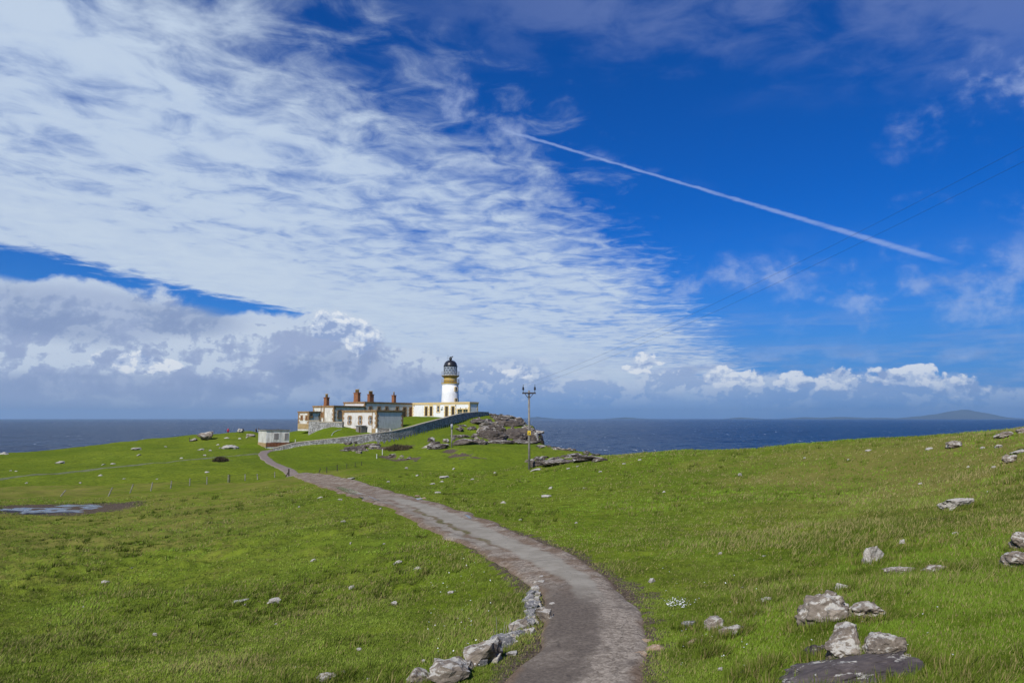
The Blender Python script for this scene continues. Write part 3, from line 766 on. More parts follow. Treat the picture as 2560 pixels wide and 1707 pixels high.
def make_ground():
    cy0 = -6.0
    a_f = np.linspace(-50, 50, 640); a_b = np.concatenate([np.linspace(51, 309, 60)])
    ang = np.radians(np.concatenate([a_f, a_b]))
    rad = np.concatenate([np.geomspace(0.6, 9.0, 26)[:-1], np.geomspace(9.0, 290.0, 690)])
    A, R = np.meshgrid(ang, rad)
    X = R * np.sin(A); Y = cy0 + R * np.cos(A)
    Z = ground_h(X, Y)
    na, nr = len(ang), len(rad)
    V = np.stack([X.ravel(), Y.ravel(), Z.ravel()], 1)
    idx = np.arange(na * nr).reshape(nr, na)
    nx = np.roll(idx, -1, axis=1)
    Q = np.stack([idx[:-1].ravel(), nx[:-1].ravel(), nx[1:].ravel(), idx[1:].ravel()], 1)[:, ::-1]
    me = np_mesh('ground', V, Q, M_GROUND)
    x, y, z = V.T
    n = np.zeros(len(V) * 3, np.float32); me.vertices.foreach_get('normal', n); nz = np.abs(n.reshape(-1, 3)[:, 2])
    rock = 1 - sstep(nz, 0.62, 0.86)
    rock = np.where(y < 95, rock * 0.35, rock)
    near_wall = (1 - sstep(np.abs(wall_sd(x, y)), 1.0, 1.8)) * (x > WT[0, 0] - 1) * (x < WT[-1, 0] + 1)
    rock = rock * (1 - near_wall)
    sdc = poly_sd(x, y, COAST)
    rock = np.maximum(rock, 1 - sstep(sdc, -1.0, 0.8))
    bare = blob_mask(x, y, SCARS + [(985, 1118, 4.2, 3.0, 121), (550, 1150, 1.8, 1.2, 104),
                           (165, 1277, 6.5, 6.0, 53.5)])
    pdl = np.full(len(x), 99.0); mm = (y > 3) & (y < 70) & (np.abs(x) < 30)
    pdl[mm] = line_dist(x[mm], y[mm], PATH_L[::3])
    bare = np.maximum(bare, 0.74 * (1 - sstep(pdl, 1.0, 1.35 + 0.9 * sstep(x, -3, 2))) * (1 - sstep(y, 45, 62)))
    dry = sstep(x, 4, 18) * (1 - sstep(y, 28, 60)) * 0.9
    dry = np.maximum(dry, 0.55 * sstep(fbm(x, y, 24.0, 2, 40), 0.0, 0.35) * (y < 75))
    dry = np.maximum(dry, 0.5 * sstep(x, 2, 10) * (1 - sstep(y, 14, 22)))
    lush = sstep(wall_sd(x, y), 0.0, 1.0) * (x > -50) * (x < 2) * (y > 118)
    lush = np.maximum(lush, (0.12 + 0.42 * sstep(x, -48, -30)) * sstep(fbm(x, y, 14, 3, 46), -0.4, 0.3) * ((y > 84) & (x < 4)))
    lush = np.maximum(lush, 0.75 * np.exp(-((pdl - 2.6) / 1.3) ** 2) * sstep(fbm(x, y, 5, 2, 44), -0.3, 0.2))
    lush = np.maximum(lush, 0.5 * (1 - sstep(np.hypot((x - 1.5) / 6, (y - 60) / 14), 0.5, 1.2)))
    attr(me, 'rock', rock); attr(me, 'bare', bare); attr(me, 'dry', dry); attr(me, 'lush', lush)
    return struct(link('ground', me))
ground = make_ground()

# ------------------------------------------------------------------ sea
def make_sea():
    a_f = np.linspace(-46, 46, 560); a_b = np.linspace(48, 312, 36)
    ang = np.radians(np.concatenate([a_f, a_b]))
    rad = np.concatenate([np.geomspace(70, 330, 10)[:-1], np.geomspace(330, 3200, 430)[:-1], np.geomspace(3200, 33000, 26)])
    A, R = np.meshgrid(ang, rad); X = R * np.sin(A); Y = R * np.cos(A)
    k = 1 - sstep(R, 1500, 3000)
    Z = (1.5 * fbm(X * 0.9 + 0.2 * Y, Y * 0.7 - 0.15 * X, 24.0, 3, 61) + 0.5 * fbm(X * 0.6, Y, 9.0, 2, 66)) * k
    na, nr = len(ang), len(rad); idx = np.arange(na * nr).reshape(nr, na); nx = np.roll(idx, -1, axis=1)
    Q = np.stack([idx[:-1].ravel(), nx[:-1].ravel(), nx[1:].ravel(), idx[1:].ravel()], 1)[:, ::-1]
    me = np_mesh('sea', np.stack([X.ravel(), Y.ravel(), Z.ravel()], 1), Q, M_SEA)
    return struct(link('sea', me))
sea = make_sea()

# ------------------------------------------------------------------ path and track
def ribbon(name, L, S, hw, mat_, lift, nlat=15, edge_noise=0.25, seed=3):
    tan = np.gradient(L[:, :2], axis=0); tan /= np.linalg.norm(tan, axis=1)[:, None] + 1e-9
    nor = np.stack([tan[:, 1], -tan[:, 0]], 1)       # to the right
    h = hw(S)
    el_ = 1 + edge_noise * (fbm(S, S * 0 + 3.1, 1.7, 3, seed) * 1.2); er_ = 1 + edge_noise * (fbm(S, S * 0 + 9.7, 1.7, 3, seed + 5) * 1.2)
    t = np.linspace(-1, 1, nlat)
    off = np.where(t[None] < 0, t[None] * (h * el_)[:, None], t[None] * (h * er_)[:, None])
    X = L[:, 0:1] + nor[:, 0:1] * off; Y = L[:, 1:2] + nor[:, 1:2] * off
    Z = ground_h(X, Y) + lift
    Z[:, 0] -= 0.09; Z[:, -1] -= 0.09
    T = np.repeat(t[None], len(L), 0); SS = np.repeat(S[:, None], nlat, 1)
    idx = np.arange(X.size).reshape(X.shape)
    Q = np.stack([idx[:-1, :-1].ravel(), idx[:-1, 1:].ravel(), idx[1:, 1:].ravel(), idx[1:, :-1].ravel()], 1)
    me = np_mesh(name, np.stack([X.ravel(), Y.ravel(), Z.ravel()], 1), Q, mat_)
    attr(me, 'pc', np.stack([T.ravel(), SS.ravel(), T.ravel() * 0], 1), 'FLOAT_VECTOR')
    return struct(link(name, me))
PL, PS_ = smooth_line([at(*p) for p in PATH_C], 520)
path = ribbon('path', PL, PS_, path_hw, M_PATH, 0.075)
m_, n_, b_, o_ = mat('grassy_gravel_track')
f_ = n_.noise(geo_pos(n_), 1.3, 5, 0.7)
n_.put(b_.inputs['Base Color'], n_.mix(n_.ss(f_, 0.40, 0.62), (0.155, 0.165, 0.085), (0.085, 0.105, 0.03)))
track = ribbon('track', TRACK_L, TRACK_S, lambda s: np.full(np.shape(s), 0.75), m_, 0.07, 7, 0.3, 31)

# ================================================================== buildings
PHI = math.radians(-35.0)
E1 = Vector((math.cos(PHI), math.sin(PHI)))     # along the long fronts, to the right and nearer
E2 = Vector((-math.sin(PHI), math.cos(PHI)))    # along the end walls, to the right and farther

def colk(px, z=0.0, y=150.0):     # tangent x / y for an image column
    return (px - CX) / F * (CP + (z - CAMZ) / y * SP)
class Block:
    """a flat-roofed rendered building: near corner at local origin, front on y = 0 (x < 0), end wall on x = 0 (y > 0)"""
    def __init__(self, name, label, cat, corner, d, left_px, right_px, top_py, base_z, wall, trim, rot=PHI, cornice=0.42, group=None, base_py=None, roof=None):
        c = at(corner, top_py, d); self.cx, self.cy, self.ztop = c
        self.e1 = Vector((math.cos(rot), math.sin(rot))); self.e2 = Vector((-math.sin(rot), math.cos(rot)))
        self.zb = base_z if base_py is None else at(corner, base_py, d)[2]
        self.root = thing(name, label, cat, (self.cx, self.cy, self.zb), rot, group)
        self.L = self.front(left_px); self.W = self.end(right_px); self.H = self.ztop - self.zb
        L, W, H = self.L, self.W, self.H
        self.trim = trim
        b = MB().box(-L, 0, 0, W, -0.6, H - cornice); b.build('wall', wall, self.root)
        k = MB().box(-L - 0.10, 0.10, -0.10, W + 0.10, H - cornice, H - cornice * 0.45)
        k.box(-L - 0.18, 0.18, -0.18, W + 0.18, H - cornice * 0.45, H)
        k.build('cornice', trim, self.root)
        MB().box(-L + 0.1, -0.1, 0.1, W - 0.1, H - 0.02, H + 0.03).build('roof', roof or M_ROOF, self.root)
    def front(self, px):      # metres left of the corner along the front for an image column
        k = colk(px, self.ztop, self.cy)
        # cx - s e1x = k (cy - s e1y)
        return (self.cx - k * self.cy) / (self.e1.x - k * self.e1.y)
    def end(self, px):
        k = colk(px, self.ztop, self.cy)
        return (k * self.cy - self.cx) / (self.e2.x - k * self.e2.y)
    def fz(self, px, py, face='front'):       # height above base for a pixel on a face
        s = self.front(px) if face == 'front' else self.end(px)
        y = self.cy - s * self.e1.y if face == 'front' else self.cy + s * self.e2.y
        return at(px, py, y)[2] - self.zb
    def slab(self, b, face, a0, a1, z0, z1, p0, p1):     # box standing p0..p1 proud of a face between a0..a1 metres from the corner
        if face == 'front': b.box(-a1, -a0, -p1, -p0, z0, z1)
        else: b.box(p0, p1, a0, a1, z0, z1)
    def quoins(self, mat_=None, corners=('near', 'left', 'right'), h=0.42, w0=0.30, w1=0.52, z0=0.0, proud=0.035):
        H = self.H - 0.43
        for c in corners:
            q = MB(); n = max(2, int((H - z0) / h)); hh = (H - z0) / n
            for i in range(n):
                z = z0 + i * hh; e = w1 if i % 2 == 0 else w0; f = w0 if i % 2 == 0 else w1
                if c == 'near': q.box(-e, proud, -proud, f, z + 0.012, z + hh - 0.012)
                elif c == 'left': q.box(-self.L - proud, -self.L + e, -proud, f, z + 0.012, z + hh - 0.012)
                else: q.box(-e, proud, self.W - f, self.W + proud, z + 0.012, z + hh - 0.012)
            stuff(q.build('quoins', mat_ or self.trim, self.root))
    def opening(self, face, px, w_, py0, py1, kind='window', frame=None, pane=None, surround=None, bars=True, head=None, parent=None):
        a = self.front(px) if face == 'front' else self.end(px)
        z1 = self.fz(px, py0, face); z0 = self.fz(px, py1, face)
        hw = w_ / 2
        name = 'window' if kind == 'window' else 'door'
        sr = MB(); t = 0.20; n = max(2, int((z1 - z0) / 0.36)); hh = (z1 - z0) / n
        for i in range(n):
            e = 0.34 if i % 2 == 0 else t
            for (s0, s1) in ((a - hw - e, a - hw), (a + hw, a + hw + e)):
                self.slab(sr, face, s0, s1, z0 + i * hh + 0.01, z0 + (i + 1) * hh - 0.01, -0.05, 0.06)
        self.slab(sr, face, a - hw - t, a + hw + t, z1, z1 + 0.24, -0.05, 0.07)
        if kind == 'window': self.slab(sr, face, a - hw - t, a + hw + t, z0 - 0.18, z0, -0.05, 0.09)
        if head:    # pediment block over a door
            self.slab(sr, face, a - hw - 0.1, a + hw + 0.1, z1 + 0.24, z1 + 0.42, -0.05, 0.065)
            self.slab(sr, face, a - hw * 0.5, a + hw * 0.5, z1 + 0.42, z1 + 0.54, -0.05, 0.06)
        fr = MB()
        self.slab(fr, face, a - hw, a + hw, z0, z1, -0.04, 0.008)
        win = fr.build(name, frame or M_WFRAME, self.root)
        gl = MB(); m = 0.055
        if kind == 'window':
            zm = (z0 + z1) / 2
            for (q0, q1) in ((z0 + m, zm - 0.025), (zm + 0.025, z1 - m)):
                for (s0, s1) in (((a - hw + m, a - 0.02), (a + 0.02, a + hw - m)) if bars else ((a - hw + m, a + hw - m),)):
                    self.slab(gl, face, s0, s1, q0, q1, -0.02, 0.014)
        else:
            for (s0, s1) in ((a - hw + m, a + hw - m),):
                self.slab(gl, face, s0, s1, z0 + 0.02, z1 - m, -0.02, 0.014)
        gl.build('pane' if kind == 'window' else 'door_leaf', pane or M_DGLASS, win)
        sr.build('surround', surround or self.trim, win)
        return win

def chimney(parent, x, y, z, sx, sy, h, pots, matb=None):
    b = MB().box(x - sx / 2, x + sx / 2, y - sy / 2, y + sy / 2, z - 0.3, z + h)
    b.box(x - sx / 2 - 0.06, x + sx / 2 + 0.06, y - sy / 2 - 0.06, y + sy / 2 + 0.06, z, z + 0.16)
    b.box(x - sx / 2 - 0.09, x + sx / 2 + 0.09, y - sy / 2 - 0.09, y + sy / 2 + 0.09, z + h, z + h + 0.2)
    c = b.build('chimney', matb or M_BRICK, parent)
    for i in range(pots):
        o_ = (i - (pots - 1) / 2) * 0.42
        if sx >= sy: px_, py_ = x + o_, y
        else: px_, py_ = x, y + o_
        p = MB().lathe([(0.19, z + h + 0.2), (0.15, z + h + 0.8), (0.19, z + h + 0.84), (0.19, z + h + 1.0)], 8, px_, py_)
        p.build('chimney_pot', M_POT, c, True)
    return c

# ---- lighthouse block: low white range with yellow stone trim
LH = Block('keepers_block', 'long low white building with cream yellow trim at the foot of the lighthouse tower', 'building', 1174, 165, 1031, 1195, 1004.2, 0, M_WHITE, M_CREAM, base_py=1045, cornice=0.55)
LH.quoins(h=0.36)
LH.opening('front', 1066, 0.95, 1016.3, 1040, 'door', M_CREAM, M_DOOR)
LH.opening('front', 1078, 0.95, 1015.5, 1040, 'door', M_CREAM, M_DOOR, head=True)
LH.opening('front', 1096, 0.75, 1014.5, 1029.5, 'window', M_WFRAME, M_DGLASS)
LH.opening('front', 1116.7, 1.0, 1015.5, 1041, 'door', M_CREAM, M_DOOR)
LH.opening('front', 1132.7, 1.0, 1015.8, 1041, 'door', M_CREAM, M_DOOR)
for px in (1150, 1164):
    LH.opening('front', px, 1.45, 1023, 1036, 'window', M_CREAM, M_GREEN)
def wall_box(B, face, px, py0, py1, w_, depth, mat_, name):
    a = B.front(px) if face == 'front' else B.end(px); z1 = B.fz(px, py0, face); z0 = B.fz(px, py1, face)
    b = MB(); B.slab(b, face, a - w_ / 2, a + w_ / 2, z0, z1, -0.02, depth); return b.build(name, mat_, B.root)
wall_box(LH, 'front', 1105, 1016, 1022, 0.55, 0.4, M_WFRAME, 'vent_box')
wall_box(LH, 'front', 1056.5, 1012, 1039, 0.10, 0.10, M_WFRAME, 'downpipe')
for px in (1036, 1140, 1151.5, 1165.5):
    wall_box(LH, 'front', px, 1011.5 if px < 1145 else 1018, 1015.5 if px < 1145 else 1022, 0.10, 0.14, M_IRON, 'wall_lamp')
wall_box(LH, 'front', 1140.5, 1016, 1040, 0.09, 0.10, M_STEEL, 'downpipe')

# ---- keepers' houses: two attached, stepping down the slope
far = LH.front(1031); fcx = LH.cx - far * LH.e1.x; fcy = LH.cy - far * LH.e1.y
def back_along(px, x0, y0):
    k = colk(px, CAMZ + 4, y0)
    return (x0 - k * y0) / (E2.x - k * E2.y)
s1 = back_along(912, fcx, fcy); dC = fcy - s1 * E2.y
HC = Block('keepers_house', 'upper of the two attached keepers houses, with three chimneys and brown stone trim', 'house', 912, dC, 860, 1030.2, 1003.9, 0, M_HARL2, M_TRIM, group=None, base_py=1047)
HC.quoins(corners=('near', 'left'))
for px in (926.6, 948, 967, 993.5):
    HC.opening('end', px, 0.75, 1017.5, 1027, 'window', M_TRIM, M_DGLASS, bars=False)
HC.opening('end', 1012, 0.95, 1019, 1043, 'door', M_TRIM, M_DOOR)
HC.opening('end', 1027, 0.8, 1019.5, 1043, 'door', M_TRIM, M_BOARD)
chimney(HC.root, -HC.front(888), 0.55, HC.H, 1.45, 0.85, at(888, 983.5, dC + 3)[2] - HC.ztop, 3)
chimney(HC.root, -2.6, HC.end(945), HC.H, 0.85, 1.35, 1.75, 3)
chimney(HC.root, -2.6, HC.end(1003), HC.H, 0.85, 0.75, 1.75, 1)

s2 = back_along(835, HC.cx, HC.cy); dB = HC.cy - s2 * E2.y
HB = Block('keepers_house', 'lower keepers house with one tall chimney on its white gable and brown quoins', 'house', 835, dB, 783, 911, 1013.5, 0, M_HARL, M_TRIM, base_py=1060)
HB.quoins(corners=('near', 'left'))
HB.opening('end', 851, 1.15, 1027, 1045, 'window', M_TRIM, M_GREYB, bars=True)
HB.opening('front', 806, 0.5, 1032, 1042, 'window', M_TRIM, M_BOARD, bars=False)
chimney(HB.root, -HB.front(812.5), 0.40, HB.H, 0.95, 0.80, at(812, 995, dB + 2)[2] - HB.ztop, 2)
wall_box(HB, 'front', 803.7, 1013, 1053, 0.14, 0.14, M_TRIM, 'downpipe')
wall_box(HB, 'front', 811.0, 1014, 1056, 0.30, 0.12, M_TRIM, 'chimney_breast')

# ---- small wash-house block at the left end
HA = Block('wash_house', 'small square block with ochre plinth and rust stained windows at the seaward end', 'building', 773, 146, 746, 801, 1028, 0, M_HARL, M_TRIM, base_py=1069.5, cornice=0.36)
HA.quoins(h=0.36, z0=0.95)
wall_box(HA, 'front', 760, 1059, 1072, HA.L + 0.12, 0.06, M_OCHRE, 'plinth')
HA.opening('front', 755, 0.45, 1040, 1048.5, 'window', M_BOARD, M_BOARD, bars=False)
HA.opening('front', 767.2, 0.45, 1040, 1048.5, 'window', M_BOARD, M_BOARD, bars=False)
HA.opening('end', 777.5, 0.5, 1035.5, 1043, 'window', M_TRIM, M_DGLASS, bars=False)

# ---- the near store house
HD = Block('store_house', 'front house with three white sash windows, a blank grey end wall and brown quoins', 'house', 942, 135, 857, 1008, 1024.8, 0, M_HARL2, M_TRIM, base_py=1083.5, cornice=0.42)
HD.quoins(z0=0.0)
for px in (874.9, 901.3, 927):
    HD.opening('front', px, 0.62, 1041.5, 1059, 'window', M_WFRAME, M_DGLASS)
a0, a1 = HD.front(905), HD.front(866)
pl = MB(); pl.box(-a1, -a0, -0.10, -0.003, 0.0, HD.fz(890, 1070)); pl.build('plinth', M_OCHRE, HD.root)
wall_box(HD, 'front', 936.5, 1071, 1084, 1.0, 0.09, M_OCHRE, 'plinth')
wall_box(HD, 'front', 931.5, 1024, 1083, 0.10, 0.10, M_TRIM, 'downpipe')

# lean-to shed in front of it
sa = HD.front(913); sp = Vector((HD.cx, HD.cy)) - E1 * sa - E2 * 1.0
zsh = HD.zb
sh = thing('lean_to_shed', 'small grey timber shed with flat roof against the front house', 'shed', (sp.x, sp.y, zsh), PHI)
MB().box(-0.75, 0.75, -0.65, 0.65, -0.3, 1.45).build('wall', M_GREYB, sh)
MB().box(-0.88, 0.88, -0.78, 0.78, 1.45, 1.56).build('roof', M_ROOF, sh)
MB().box(0.10, 0.62, -0.68, -0.65, 0.0, 1.30).build('door', M_DOOR, sh)

# ---- white hut beside the path
hd = 124.0
HU = Block('hut', 'flat roofed white hut with two boarded windows and ochre base beside the path', 'hut', 666.5, hd, 646.5, 724, 1075.5, 0, M_HUT, M_HUT, rot=math.radians(-58), base_py=1114.5, cornice=0.12)
wall_box(HU, 'front', 656.5, 1106, 1116, HU.L + 0.1, 0.06, M_OCHRE, 'plinth')
wall_box(HU, 'end', 695, 1106, 1116, HU.W + 0.1, 0.055, M_BOARD, 'plinth')
wall_box(HU, 'end', 690, 1081, 1105, HU.end(702) - HU.end(678), 0.05, M_HUT, 'render_panel')
for px, ww in ((691.5, 0.8), (716, 0.55)):
    a = HU.end(px); z1 = HU.fz(px, 1083.0, 'end'); z0 = HU.fz(px, 1098, 'end')
    b = MB(); HU.slab(b, 'end', a - ww / 2 - 0.08, a + ww / 2 + 0.08, z0 - 0.08, z1 + 0.08, -0.02, 0.075); wn = b.build('window', M_HUT, HU.root)
    b = MB(); HU.slab(b, 'end', a - ww / 2, a + ww / 2, z0, z1, -0.02, 0.095); b.build('shutter', M_GREYB, wn)
MB().box(-HU.L - 0.12, 0.12, -0.12, HU.W + 0.12, HU.H - 0.02, HU.H + 0.10).build('roof_edge', M_IRON, HU.root)
MB().tube((-0.9, HU.W * 0.55, HU.H), (-0.9, HU.W * 0.55, HU.H + 0.35), 0.05).build('vent_pipe', M_IRON, HU.root)

# ================================================================== lighthouse tower
def tower():
    d = 173.5; sc = d / F
    base = at(1125, 1042, d); zb = base[2] - 0.5
    T = thing('lighthouse_tower', 'round white lighthouse tower with yellow gallery band and black domed lantern', 'lighthouse', (base[0], base[1], zb))
    Z = lambda py: at(1125, py, d)[2] - zb
    R = lambda wpx: wpx / 2 * sc
    MB().lathe([(R(45), 0), (R(44), Z(1005)), (R(42), Z(985)), (R(40.5), Z(962.5))], 48).build('shaft', M_WHITE, T, True)
    MB().lathe([(R(40), Z(963)), (R(43.5), Z(961)), (R(44), Z(959.6))], 48).build('shaft_cornice', M_WHITE, T, False)
    MB().lathe([(R(44.5), Z(959.6)), (R(45.5), Z(958.9)), (R(45.5), Z(957.6))], 48).build('balcony_ledge', M_YELLOW, T, False)
    MB().lathe([(R(33.5), Z(957.8)), (R(32.5), Z(948)), (R(32.5), Z(942)), (R(35), Z(940))], 40).build('gallery_drum', M_YELLOW, T, True)
    MB().lathe([(R(32.8), Z(949)), (R(33.6), Z(948.6)), (R(33.6), Z(947.6)), (R(32.8), Z(947.2))], 40, cap=False).build('drum_moulding', M_CREAM, T, False)
    MB().lathe([(R(35), Z(940.4)), (R(45), Z(939.6)), (R(45), Z(938.4)), (R(30), Z(938.2))], 40).build('lantern_gallery', M_COPE, T, False)
    g = MB()
    for k in range(24):
        a = 2 * math.pi * (k + .5) / 24
        c, s = math.cos(a), math.sin(a)
        g.tube((R(33) * c, R(33) * s, Z(944)), (R(43) * c, R(43) * s, Z(940.2)), 0.06, seg=4)
    stuff(g.build('gallery_brackets', M_YELLOW, T))
    def rail(r, z, h, n, nm):
        b = MB()
        for k in range(n):
            a = 2 * math.pi * k / n; b.tube((r * math.cos(a), r * math.sin(a), z), (r * math.cos(a), r * math.sin(a), z + h), 0.022, seg=4)
        for q in (0.5, 1.0): b.ring(r, z + h * q, 0.022, 32)
        stuff(b.build(nm, M_STEEL, T))
    rail(R(44.5), Z(957.6), 1.0, 32, 'balcony_railing')
    rail(R(44), Z(938.4), 0.95, 28, 'gallery_railing')
    # lantern: glazing drum with diagonal astragals
    r = R(33); z0, z1 = Z(938.2), Z(915.5)
    m, n, b, o = mat('lantern_glass')
    b.inputs['Base Color'].default_value = (0.75, 0.85, 0.92, 1); b.inputs['Roughness'].default_value = 0.03
    b.inputs['Alpha'].default_value = 0.35
    gl = MB().lathe([(r * 0.97, z0), (r * 0.97, z1)], 32, cap=False).build('lantern_glazing', m, T, True)
    bars = MB(); NB = 12; NR = 4
    for i in range(NR):
        za = z0 + (z1 - z0) * i / NR; zc = z0 + (z1 - z0) * (i + 1) / NR
        for k in range(NB):
            for dk in (0.5, -0.5):
                off = 0.5 * (i % 2)
                a = 2 * math.pi * (k + off) / NB; c = 2 * math.pi * (k + off + dk) / NB
                bars.tube((r * math.cos(a), r * math.sin(a), za), (r * math.cos(c), r * math.sin(c), zc), 0.04, seg=4)
    for q in (0.0, 0.25, 0.5, 0.75, 1.0): bars.ring(r, z0 + (z1 - z0) * q, 0.045 if 0 < q < 1 else 0.08, 24)
    stuff(bars.build('astragals', M_BLACK, T))
    lens = MB().lathe([(0.3, z0), (0.5, z0 + 0.3), (0.62, z0 + 0.9), (0.5, z0 + 1.6), (0.3, z0 + 1.8)], 16).build('lens', MATS['lantern_glass'], T, True)
    rr = R(34.5)
    MB().lathe([(rr, Z(916.3)), (rr * 1.02, Z(914.5)), (rr * 0.96, Z(914)), (rr * 0.93, Z(910.5)), (rr * 0.80, Z(906)), (rr * 0.56, Z(902.5)), (rr * 0.28, Z(900.7)), (rr * 0.12, Z(900.2))], 32).build('dome', M_BLACK, T, True)
    MB().lathe([(0.20, Z(900.6)), (0.28, Z(899.6)), (0.42, Z(898)), (0.42, Z(896)), (0.24, Z(894.8)), (0.30, Z(894.4)), (0.34, Z(893.2)), (0.22, Z(891.9)), (0.06, Z(891.6))], 14).build('ventilator', M_BLACK, T, True)
    MB().tube((0.22, -0.05, Z(893.2)), (0.62, -0.05, Z(890.6)), 0.11, 0.14, seg=8).build('vane', M_BLACK, T)
    MB().tube((-R(13), -0.2, Z(903)), (-R(13), -0.2, Z(887.5)), 0.025, seg=4).build('aerial', M_IRON, T)
    # stone framed windows on the shaft, turned to the right of the camera
    for (p0, p1) in ((968.5, 977.5), (997, 1003)):
        ang = math.asin(min(1, (1140.5 - 1125) / 21.2)); a = -math.pi / 2 + ang
        rz = R(42.5); za, zc = Z(p1), Z(p0)
        c, s = math.cos(a), math.sin(a)
        W_ = thing_part = None
        b = MB(); h2 = (zc - za)
        b.box(-0.42, 0.42, -0.08, 0.12, za - 0.15, zc + 0.15)
        for i in range(3): b.box(-0.56, 0.56, -0.07, 0.11, za + h2 * (i * 0.4) - 0.03, za + h2 * (i * 0.4) + 0.18)
        wn = b.build('window', M_CREAM, T)
        wn.location = (rz * c, rz * s, 0); wn.rotation_euler = (0, 0, a - math.pi / 2 + math.pi)
        b = MB(); b.box(-0.18, 0.18, -0.10, -0.075, za, zc); b.box(-0.18, 0.18, 0.115, 0.13, za, zc); b.build('pane', M_DGLASS, wn)
    return T
tower()

# ================================================================== boundary walls
def strip_wall(name, label, pts, thick, mat_, cope_mat, foot=None, cope_h=0.16, over=0.06, group=None):
    p = np.array(pts, float)
    root = thing(name, label, 'wall', (float(p[0, 0]), float(p[0, 1]), float(p[0, 2])), 0, group)
    o = p[0].copy()
    tan = np.gradient(p[:, :2], axis=0); tan /= np.linalg.norm(tan, axis=1)[:, None]
    nor = np.stack([tan[:, 1], -tan[:, 0]], 1)
    def solid(th, zt, zb, nm, m):
        b = MB()
        for i in range(len(p)):
            for s in (-1, 1):
                q = p[i, :2] + nor[i] * s * th / 2 - o[:2]
                b.v.append((q[0], q[1], zb[i] - o[2])); b.v.append((q[0], q[1], zt[i] - o[2]))
        for i in range(len(p) - 1):
            a = i * 4; c = a + 4
            b.f += [(a, c, c + 1, a + 1), (a + 2, a + 3, c + 3, c + 2), (a + 1, c + 1, c + 3, a + 3), (a, a + 2, c + 2, c)]
        e = (len(p) - 1) * 4
        b.f += [(0, 1, 3, 2), (e, e + 2, e + 3, e + 1)]
        return b.build(nm, m, root)
    zt = p[:, 2]; zb = foot if foot is not None else ground_h(p[:, 0], p[:, 1]) - 0.6
    solid(thick, zt - cope_h, zb, 'masonry', mat_)
    # coping: long stones laid end to end
    n = len(p)
    b = MB()
    for i in range(n - 1):
        for s in (0,):
            a, c = p[i], p[i + 1]; t_ = (c - a); ln = np.linalg.norm(t_[:2]); t_ = t_ / ln
            g = 0.012
            a2 = a + t_ * g; c2 = c - t_ * g
            nn = nor[i]
            hz_ = 0.02 * math.sin(i * 12.9)
            vs_ = []
            for q in (a2, c2):
                for sgn in (-1, 1):
                    xy = q[:2] + nn * sgn * (thick / 2 + over) - o[:2]
                    vs_.append((xy[0], xy[1], q[2] - cope_h - o[2] + hz_)); vs_.append((xy[0], xy[1], q[2] - o[2] + hz_))
            k = len(b.v); b.v += vs_
            b.f += [(k, k + 4, k + 5, k + 1), (k + 2, k + 3, k + 7, k + 6), (k + 1, k + 5, k + 7, k + 3), (k, k + 2, k + 6, k + 4), (k, k + 1, k + 3, k + 2), (k + 4, k + 6, k + 7, k + 5)]
    stuff(b.build('coping', cope_mat, root))
    return root
WL, _ = smooth_line(WT, 90)
step_i = np.searchsorted(WL[:, 0], at(981, 1076, 129)[0])
WL[step_i:, 2] += 0.0
foot = outer(WL[:, 0], WL[:, 1]) - 1.0
strip_wall('boundary_wall', 'long whitewashed rubble wall with pale coping climbing the slope to the lighthouse', WL, 0.62, M_RUBBLE, M_COPE, foot)
# courtyard wall between the wash house and the front house, in two stepped lengths
pa = [at(774, 1050, 143.5), at(801, 1050.5, 141.5)]; pb = [at(801, 1053.5, 141.4), at(858, 1053.8, 138.0)]
WLa, _ = smooth_line(pa, 8); WLb, _ = smooth_line(pb, 16)
strip_wall('courtyard_wall', 'short higher length of grey rubble wall beside the wash house', WLa, 0.45, M_RUBBLE, M_COPE, np.full(8, 21.2), 0.2)
strip_wall('courtyard_wall', 'lower stepped length of grey rubble wall running to the front house', WLb, 0.45, M_RUBBLE, M_COPE, np.full(16, 21.0), 0.2)
# gate pillars and low wall beside the front house
for (px, lab) in ((943.5, 'white gate pillar at the corner of the front house'), (976, 'white gate pillar standing by itself above the boundary wall')):
    p = at(px, 1069 if px < 950 else 1071, 131.5)
    g = thing('gate_pillar', lab, 'pillar', (p[0], p[1], p[2] - 1.7), PHI)
    MB().box(-0.22, 0.22, -0.22, 0.22, 0, 1.58).build('shaft', M_WFRAME, g)
    MB().box(-0.28, 0.28, -0.28, 0.28, 1.58, 1.70).build('cap', M_COPE, g)
pc = [at(946, 1069, 131.3), at(973, 1071.5, 131.3)]
WLc, _ = smooth_line(pc, 8)
strip_wall('low_garden_wall', 'low brownish rubble wall between the two white gate pillars', WLc, 0.35, M_RUBBLE2, M_RUBBLE2, np.full(8, 21.2), 0.12)
# step handrail
hr = [at(826.8, 1094, 128), at(829, 1088, 129), at(833.6, 1080.5, 131), at(843.4, 1075.6, 133.5), at(856, 1072.5, 136)]
HRL, _ = smooth_line(hr, 24)
h0 = HRL[0]
rt = thing('handrail', 'curved white tube handrail beside the steps on the lawn', 'handrail', (h0[0], h0[1], h0[2]))
b = MB()
for i in range(len(HRL) - 1): b.tube(tuple(HRL[i] - h0), tuple(HRL[i + 1] - h0), 0.045, seg=6)
b.build('rail', M_RAIL, rt)
for i in (0, 8, 16, 23):
    q = HRL[i] - h0; gz = float(ground_h(np.array([HRL[i][0]]), np.array([HRL[i][1]]))[0]) - h0[2]
    MB().tube((q[0], q[1], min(gz, q[2] - 0.3) - 0.2), tuple(q), 0.035, seg=6).build('post', M_RAIL if i == 0 else M_IRON, rt)

